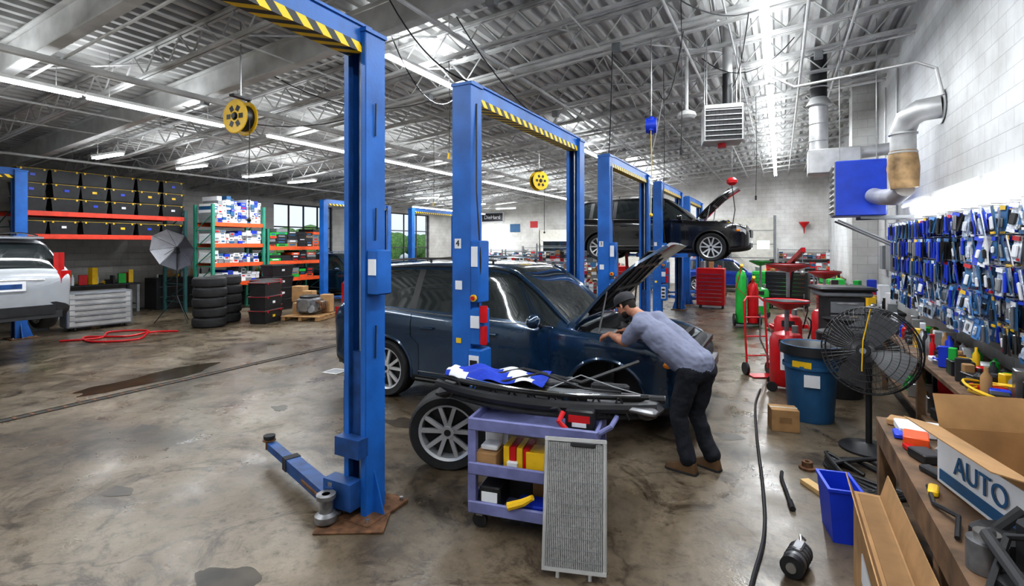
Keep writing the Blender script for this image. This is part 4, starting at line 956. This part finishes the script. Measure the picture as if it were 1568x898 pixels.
for x,y_,m,d,h in((.80,3.98,PAPER,(.3,.2),.05),(.70,3.72,ORG,(.12,.16),.07),(1.05,3.8,YEL,(.16,.12),.06),(1.3,3.9,BLUP,(.2,.15),.12),(.98,4.05,RED,(.12,.08),.1),(1.3,3.6,WHITE,(.2,.2),.15),(.70,3.5,BLK,(.1,.14),.05),(.88,4.1,YEL,(.1,.05),.03),(.68,4.12,CARD,(.1,.12),.04),(1.12,4.1,BLK,(.2,.1),.09),(.85,3.68,GREY,(.1,.2),.04),(.70,3.28,BLK2,(.06,.16),.03),(.95,3.75,RED,(.05,.18),.03),(.64,3.86,BLUP,(.05,.12),.03),(.9,3.85,BLK,(.12,.1),.08),(1.15,3.62,GRN2,(.1,.1),.09),(.64,3.05,YEL,(.04,.1),.03),(.66,3.6,RED,(.04,.14),.03)):
    b.cb((x,y_,.892+h/2),(d[0],d[1],h),m,.006,rot=(0,0,R.uniform(-30,30)))
for x,y_,d in((.72,2.5,(.14,.16,.13)),(.84,2.33,(.2,.2,.24)),(.70,2.2,(.12,.16,.1)),(.78,2.05,(.24,.16,.16))): b.cb((x,y_,.892+d[2]/2),d,BLK,.025,rot=(0,0,20))
b.cb((.84,2.33,1.14),(.12,.12,.03),GREY,.01); b.cyl((.66,2.42,.892),(.66,2.42,1.0),.06,ENG,seg=18); b.cyl((.66,2.42,1.0),(.66,2.42,1.03),.04,STEEL,seg=14)
b.tube([(.62,1.9,.91),(.66,2.1,1.02),(.64,2.35,1.05),(.70,2.5,1.0),(.78,2.5,1.1)],.02,BLK2,seg=8); b.tube([(.60,2.2,.91),(.68,2.3,1.08),(.8,2.2,1.15),(.9,2.4,1.1)],.014,BLK,seg=8)
b.tube([(.62,2.6,.905),(.66,2.75,.93),(.61,2.9,.905),(.63,3.1,.905)],.010,BLK,seg=6); b.cb((.63,2.0,.93),(.08,.1,.06),BLUP,.01)
b.done()
b=B('upright_cardboard_box')
b.loft([[Vector(p) for p in((.40,2.55,0),(.54,2.55,0),(.54,3.75,0),(.40,3.75,0))],[Vector(p) for p in((.40,2.55,.55),(.54,2.55,.55),(.54,3.75,.55),(.40,3.75,.55))]],CARD)
b.box((.47,3.15,.552),(.10,1.12,.006),CARDD); b.box((.38,3.15,.60),(.006,1.2,.12),CARD,rot=(0,-20,0)); b.box((.396,3.2,.3),(.006,.3,.15),PAPER); b.box((.55,3.15,.62),(.006,1.15,.14),CARD,rot=(0,15,0)); b.done()
b=B('blue_bin'); b.loft([[Vector((sx*l,sy*w_,z)) for sx,sy in((-1,-1),(1,-1),(1,1),(-1,1))] for l,w_,z in((.07,.14,0),(.10,.16,.36),(.11,.17,.36),(.11,.17,.38),(.09,.15,.38),(.065,.13,.02))],BLUP); b.done(loc=(.37,4.3,0),rz=10)
b=B('wood_offcut'); b.cb((0,0,.02),(.08,.30,.04),mat('light_wood',(.6,.4,.18),.7),.003); b.done(loc=(.27,4.95,0),rz=35)
b=B('bearing_hub'); b.lathe([(.02,0),(.07,0),(.07,.02),(.045,.025),(.045,.07),(.02,.07),(.02,0)],RUST,(0,0,0),(0,0,1),24); b.done(loc=(.22,5.4,0))
b=bench('workbench',4.3,.66,.88,WOOD,WOOD,n=60,hm=.14); jumble(b,-.3,.1,-2.0,2.1,.88,50,.05,.12,.25); b.done(loc=(1.6,6.8,0))
b=B('yellow_extension_cord')
for q in range(3): b.tube([(1.45+.18*math.cos(t)*(1+.1*q),5.0+.28*math.sin(t),.96+.02*q+.02*math.sin(2*t+q)) for t in [2*math.pi*k/24 for k in range(24)]],.01,YEL,seg=6,closed=True)
b.tube([(1.27,4.9,.95),(1.2,4.7,.8),(1.25,4.65,.5)],.01,YEL)
b.done()
b=B('stacked_shipping_cartons')
for (x,y_,z,dx,dy,dz) in((1.72,4.45,.25,.3,.22,.5),(1.76,4.0,.3,.3,.4,.6),(1.76,4.0,.75,.26,.34,.3)): b.cb((x,y_,z),(dx,dy,dz),CARD,.006); b.box((x,y_,z+dz/2),(dx,.04,.004),PANEL)
b.done(loc=(.05,.0,0))
b=B('hanging_parts_display'); xw=1.93
b.box((xw,6.9,1.75),(.03,7.2,1.45),mat('pegboard',(.34,.33,.31),.7)); 
for z in(1.15,1.5,1.85,2.2,2.42): b.box((xw-.03,6.9,z),(.03,7.2,.02),GREY)
CBG=mat('clear_bag',(.60,.64,.72),.2,.1,.35,25,bump=.8,bscale=30); CBL=mat('clear_blister',(.42,.48,.58),.15,.2,.4,30)
LBL=mat('pack_light_blue',(.10,.28,.62),.4)
cards=[PAPER,BLUP,BLUC,CBL,CBG,LBL,BLUC,WHITE,CBL]
for zi,z in enumerate((2.40,2.14,1.88,1.62,1.38)):
    y_=3.4
    while y_<10.4:
        dark=(y_>7.0 and z>1.8) or R.random()<.15
        w_=R.uniform(.08,.14); h=R.uniform(.18,.29 if z>1.4 else .22); n=R.randint(3,5); L=R.uniform(.22,.36)
        b.cyl((xw-.02,y_,z+.01),(xw-.02-L,y_,z+.02),.003,STEEL,seg=4)
        hc=R.choice([BLUP,BLUP,BLUC,PAPER,PAPER,LBL,WHITE,RED,YEL,LBL])
        mc=R.choice([BLK,BLUC,BLUC,BLK2,BLUP]) if dark else R.choice(cards)
        for k in range(n):
            xx=xw-.06-L*(k+.5)/n*.9; tl=R.uniform(-16,16); dy=R.uniform(-.015,.015)
            b.box((xx,y_+dy,z-h/2),(.008,w_,h),mc,rot=(tl*.6,tl*.6,tl)); 
            b.box((xx-.008,y_+dy,z-.02),(.004,w_*.9,.035),hc,rot=(tl*.6,tl*.6,tl))
            if not dark: b.cb((xx-.016,y_+dy,z-h*.6),(.018,w_*R.uniform(.3,.75),h*R.uniform(.3,.55)),R.choice([BLK,GREY,CBL,CBG,PAPER,BLUC,BLK]),.007,rot=(tl*.6,tl*.6,tl)); b.box((xx-.006,y_+dy,z-h*.93),(.012,w_*.8,.02),hc)
            else: b.cb((xx-.018,y_+dy,z-h*.55),(.02,w_*.35,h*.8),R.choice([BLK,BLUP,BLUP,STEEL]),.006)
        y_+=w_+.015
b.done()
# upper right equipment
b=B('unit_heater_blue'); b.cb((1.22,10.9,3.05),(.74,.8,.96),mat('heater_blue',(.015,.06,.5),.35),.015)
for k in range(9): b.box((.84,10.9,2.66+.1*k),(.03,.7,.07),GALV,rot=(0,35,0))
b.box((.85,10.9,3.05),(.02,.78,.94),GREY)
for y_ in(10.6,11.2): b.box((1.6,y_,2.54),(.74,.04,.05),GREY); b.cyl((.9,y_,2.5),(1.96,y_,1.95),.02,GREY,seg=6)
for x in(.95,1.5): b.cyl((x,10.9,3.5),(x,10.9,deck(x)-.05),.008,STEEL,seg=5)
b.done()
b=B('flue_duct')
def pth(b,pts,r,m): b.tube(pts,r,m,seg=18)
pth(b,[(1.62,9.3,2.9),(1.60,9.3,3.2),(1.60,9.3,3.45)],[.17,.20,.17],OILM)
pth(b,[(1.60,9.3,3.42),(1.60,9.3,3.75),(1.64,9.2,3.9),(1.76,9.1,3.98),(1.99,9.05,4.0)],.16,GALV)
for z in(3.42,3.7): b.lathe([(.165,z-.02),(.18,z-.01),(.18,z+.01),(.165,z+.02)],GALV,(1.6,9.3,0),(0,0,1),20)
b.lathe([(.17,0),(.24,0),(.24,.01)],GALV,(1.975,9.05,4.0),(1,0,0),20)
pth(b,[(1.62,9.3,2.9),(1.55,9.6,2.8),(1.45,10.2,2.85),(1.4,10.47,2.9)],.13,GALV)
b.done()
b=B('exhaust_duct'); b.cyl((.7,12.2,3.9),(.7,12.2,4.9),.17,GALV,seg=20); b.cyl((.7,12.2,4.9),(.7,12.2,deck(.7)-.05),.15,BLK,seg=20); b.lathe([(.15,4.9),(.24,4.93),(.15,5.1)],GALV,(.7,12.2,0),(0,0,1),20)
for z in(4.2,4.55,5.3): b.lathe([(.17,z-.015),(.185,z),(.17,z+.015)],GALV,(.7,12.2,0),(0,0,1),20)
b.cb((.95,12.2,3.75),(.9,.6,.5),GALV,.02); b.cyl((1.25,12.2,3.9),(1.95,12.2,3.95),.12,GALV,seg=16); b.done()
b=B('wall_conduit'); b.tube([(1.95,8.8,4.1),(1.9,8.9,4.5),(1.7,9.0,4.65),(.2,9.3,4.6),(-.2,9.4,4.9),(-.2,9.4,5.5)],.022,GALV,seg=8)
b.tube([(1.97,12,.9),(1.97,12,5.5)],.02,GALV,seg=8)
b.cb((1.94,12.4,1.9),(.1,.5,.7),GREY,.01); b.cb((1.94,13.2,1.8),(.1,.35,.5),GREY,.01); b.tube([(1.97,13.2,2.0),(1.97,13.2,5.4)],.015,GALV,seg=8); b.cb((1.95,11.2,2.0),(.06,.3,.4),PAPER,.005)
b.done()
b=B('wall_pilaster'); b.box((1.745,14.6,2.95),(.5,.6,5.9),block_mat('pier_block',(.62,.62,.6),'X')); b.done()
b=B('unit_heater'); b.cb((0,0,0),(.62,.5,.62),GALV,.015)
for k in range(9): b.box((-.26+.065*k,-.262,-.02),(.012,.02,.5),BLK2)
b.box((0,-.255,-.02),(.56,.01,.52),BLK)
for k in range(6): b.box((0,-.275,-.22+.085*k),(.56,.02,.012),GALV)
for sx in(-1,1):
    for sy in(-1,1): b.cyl((sx*.26,sy*.2,.3),(sx*.26,sy*.2,deck(-.88)-4.2),.008,STEEL,seg=5)
b.cyl((.1,.1,.3),(.1,.1,.9),.08,BLK,seg=12); b.cyl((.1,.1,.9),(.1,.1,deck(-.8)-4.2),.08,GALV,seg=12)
b.cyl((0,0,-.31),(0,0,-.38),.07,RED,seg=14)
b.done(loc=(-.88,9.3,4.1),rz=12)
def reel(loc,m,rz,r=.25):
    b=B('hose_reel')
    for s in(-1,1):
        b.lathe([(r,-.012),(r+.012,0),(r,.012),(r*.88,.012),(r*.86,.004),(r*.5,.008),(.06,.012),(.06,-.012),(r*.9,-.008),(r,-.012)],m,(0,s*.09,0),(0,1,0),32)
        for k in range(6): b.box((.13*math.cos(k*1.047)*r*4,s*.1,.13*math.sin(k*1.047)*r*4),(.08,.008,.07),BLK,rot=(0,-60*k,0))
    b.cyl((0,-.085,0),(0,.085,0),r*.8,BLK,seg=28); b.cyl((0,-.13,0),(0,.13,0),.04,BLK,seg=12)
    b.box((0,.14,.12),(.05,.02,.34),BLK); b.box((0,0,.3),(.1,.3,.03),BLK)
    b.cyl((0,0,.3),(0,0,deck(loc[0])-loc[2]-.05),.012,STEEL,seg=6)
    b.tube([(r*.75,0,0),(r*.76,0,-.3),(r*.70,0,-.9),(r*.72,0,-1.5)],.007,BLK); b.sph((r*.72,0,-1.52),.03,BLK,8,6)
    b.done(loc=loc,rz=rz)
reel((-7.06,4.75,3.95),YEL,5,.24); reel((-6.3,13.6,3.95),YEL,60,.27)
b=B('cord_reel'); b.cb((0,0,0),(.14,.2,.28),BLUP,.05); b.cyl((-.08,0,0),(.08,0,0),.12,BLUP,seg=24); b.cyl((0,0,.14),(0,0,deck(-1.8)-4.0),.01,STEEL,seg=6); b.tube([(0,-.1,-.1),(.01,-.1,-.6),(0,-.1,-1.4)],.007,YEL); b.sph((0,-.1,-1.42),.03,YEL,8,6); b.done(loc=(-1.8,8.1,3.95),rz=10)
b=B('cord_reel'); b.cb((0,0,0),(.2,.2,.16),RED,.05); b.cyl((0,0,.05),(0,0,deck(-.9)-3.45),.008,STEEL,seg=6); b.tube([(0,0,-.08),(.06,0,-.6),(0,0,-1.0)],.01,BLK); b.done(loc=(-.9,11.6,3.4))
b=B('smoke_vent_dome'); b.cyl((0,0,.1),(0,0,deck(-1.5)-4.45),.03,WHITE,seg=10); b.lathe([(.03,.12),(.15,.06),(.17,0),(.12,-.05),(0,-.06)],WHITE,(0,0,0),(0,0,1),20); b.done(loc=(-1.5,9.6,4.4))
# ---------------------------------------------------------------- mid/back clutter
def shelving(L,H,cols,n=4,s=.22):
    b=B('parts_shelving')
    for x in(-.25,.25):
        for y_ in(0,L): b.box((x,y_,H/2),(.04,.04,H),GREY)
    for k in range(n+1):
        z=.12+(H-.2)*k/n; b.box((0,L/2,z),(.52,L,.025),GREY)
        if k<n: boxes_on(b,-.22,.22,.04,L-.04,z+.013,(H-.2)/n*.8,cols,s)
    return b
C1=[PAPER,BLK,CARD,RED,BLUC,GREY,BLK2,WHITE,PAPER,GREY]
for (x,L,H) in((-12.5,3,2.0),(-4.6,2.4,1.9),(-16.2,2.6,1.8)): shelving(L,H,C1).done(loc=(x,27.5,0),rz=-90)
shelving(4,2.0,C1).done(loc=(-10.8,21.5,0),rz=-70); shelving(2.4,1.9,C1).done(loc=(-.1,27.5,0),rz=-90)
shelving(2.4,2.1,C1,s=.15).done(loc=(-6.6,14.2,0),rz=-75); shelving(2.2,1.9,C1,s=.15).done(loc=(-8.8,16.0,0),rz=-75)
b=B('office_partition')   # small white office in the far corner
b.box((-10.6,26.4,1.45),(3.2,.1,2.9),PANEL); b.box((-12.2,27.15,1.45),(.1,1.6,2.9),PANEL); b.box((-9.0,27.15,1.45),(.1,1.6,2.9),PANEL)
b.box((-11.2,26.33,1.75),(1.5,.03,1.0),GLS); b.box((-9.7,26.33,1.05),(.9,.04,2.1),GREY)
for q in(-1,1): b.box((-11.2+q*.76,26.32,1.75),(.06,.05,1.1),WHITE); b.box((-11.2,26.32,1.75+q*.53),(1.58,.05,.06),WHITE)
b.sph((-9.35,26.28,1.0),.04,STEEL,8,6); b.done()
def cab(loc,rz,m,w=.9,h=1.4):
    b=B('tool_chest'); b.cb((0,0,.1+h/2),(w,.5,h),m,.015)
    z=.2
    while z<h: b.box((0,-.256,z),(w-.08,.01,.1),m); b.box((0,-.27,z+.035),(w-.15,.014,.014),CHR); z+=.125
    for sx in(-1,1):
        for sy in(-1,1): b.cyl((sx*w*.4,sy*.18,.06),(sx*w*.4+.03,sy*.18,.06),.06,BLK,seg=12)
    jumble(b,-w/2+.05,w/2-.05,-.2,.2,.1+h,6,.08,.2,.25); b.done(loc=loc,rz=rz)
cab((-2.0,17.7,0),0,RED,.85,1.2); cab((1.2,15.7,0),-80,RED,.9,.9); cab((1.3,17.1,0),-85,GRN2,.8,1.0); cab((-.5,20.5,0),0,GRN2,.8,1.0); cab((.0,23,0),0,RED,1.0,1.2); cab((.2,18.5,0),-10,BLK,1.2,1.1)
cab((-6.,20.2,0),0,RED,.8,1.1); cab((-8.5,18.4,0),0,BLK,1.2,1.3); cab((-4.8,23.,0),0,BLUC,.9,1.2); cab((-12.5,20,0),0,GREY,1.2,1.4); cab((-5.2,17.8,0),0,RED,.8,1.2); cab((-10.2,17.2,0),0,BLUC,.9,1.2)
b=bench('workbench',3.0,.62,.9,BLK2,GREY,n=40); jumble(b,-.25,.25,-1.4,1.4,.9,20,.08,.2,.45); b.done(loc=(1.58,12.2,0))
bench('workbench',5,.7,.95,WOOD,GREY,n=36).done(loc=(1.55,22.2,0))
b=B('lidded_tool_cart'); b.cb((0,0,1.38),(.8,.6,.07),BLK,.03); b.cb((0,0,1.30),(.7,.5,.08),GREY,.02); b.box((0,0,.7),(.5,.45,1.1),BLK2)
for k in range(5): b.box((0,-.23,.3+.2*k),(.46,.01,.17),GREY); b.box((0,-.24,.36+.2*k),(.3,.012,.014),CHR)
for sx in(-1,1):
    for sy in(-1,1): b.cyl((sx*.2,sy*.17,.07),(sx*.2+.03,sy*.17,.07),.07,BLK,seg=12)
b.done(loc=(.85,9.5,0),rz=15)
b=B('step_ladder')
for s in(-1,1): b.cyl((s*.3,-.4,0.02),(s*.22,1.4,2.6),.03,RED,seg=6); b.cyl((s*.3,1.5,0.02),(s*.24,1.4,2.6),.025,RED,seg=6); b.cyl((s*.3,-.4,1.0),(s*.22,1.4,3.4),.015,RED,seg=6)
for k in range(9): t=(k+.5)/9; b.box((0,-.4+1.8*t,2.6*t),(.52,.22,.03),GREY)
b.done(loc=(-5.6,15.2,0),rz=-70)
b=B('shop_sign'); b.box((0,0,0),(1.6,.08,.62),PAPER); b.box((0,-.045,0),(1.5,.02,.52),BLK); b.text('DieHard',.34,PAPER,(0,-.058,0),(1,0,0),(0,0,1)); b.done(loc=(-16.2,YB-.05,3.8))
b=B('shop_sign'); b.cyl((0,-.02,0),(0,.03,0),.35,GRN2,seg=28); b.cyl((0,-.03,0),(0,-.02,0),.26,PAPER,seg=28); b.text('5',.4,GRN2,(0,-.035,0),(1,0,0),(0,0,1)); b.done(loc=(-17.9,YB-.04,3.4))
b=B('posters')
for x,z,w_,h,m in((-14.6,3.1,.7,.5,BLUC),(-13.3,3.3,.5,.4,RED),(-8.4,3.7,.9,.35,GREY),(-4.2,3.2,.6,.5,BLUC)): b.box((x,YB-.015,z),(w_,.02,h),m)
b.done()
b=B('fuel_funnel'); b.lathe([(.02,0),(.03,.25),(.22,.5),(.22,.55)],RED,(0,0,0),(0,0,1),20); b.cyl((0,0,.3),(0,.28,.3),.015,STEEL,seg=6); b.done(loc=(1.0,YB-.3,2.6))
for i,x in enumerate((-1.9,-7.0)):
    b=B('door_%d'%(i+2)); b.box((x,YB-.03,1.7),(3.2,.06,3.4),PANEL)
    for k in range(5): b.box((x,YB-.065,.05+.68*k),(3.2,.02,.03),GREY)
    for k in range(4): b.box((x-1.15+.77*k,YB-.07,2.05),(.55,.02,.4),mat('door_window_glow',(.8,.9,1),.3,emit=1.2))
    for s in(-1,1): b.box((x+s*1.66,YB-.05,1.75),(.12,.1,3.5),GREY)
    b.done()
suv((-3.3,24.6,0),0,mat('blue_car_paint',(.01,.05,.3),.2,.3,.1,coat=1),sc_=.82)
# camera
cd=bpy.data.cameras.new('camera'); cam=bpy.data.objects.new('camera',cd); sc.collection.objects.link(cam)
cam.location=(0,0,2.07); cam.rotation_euler=(rad(90),0,rad(27.9)); cd.sensor_width=36; cd.lens=36*950/1920; cd.shift_y=-91/1920; cd.clip_start=.05; cd.clip_end=300
sc.camera=cam
sc.view_settings.view_transform='Standard'
for lk in('Medium High Contrast','Standard - Medium High Contrast','High Contrast','None'):
    try: sc.view_settings.look=lk; break
    except Exception: pass
print('LOOK',sc.view_settings.look)
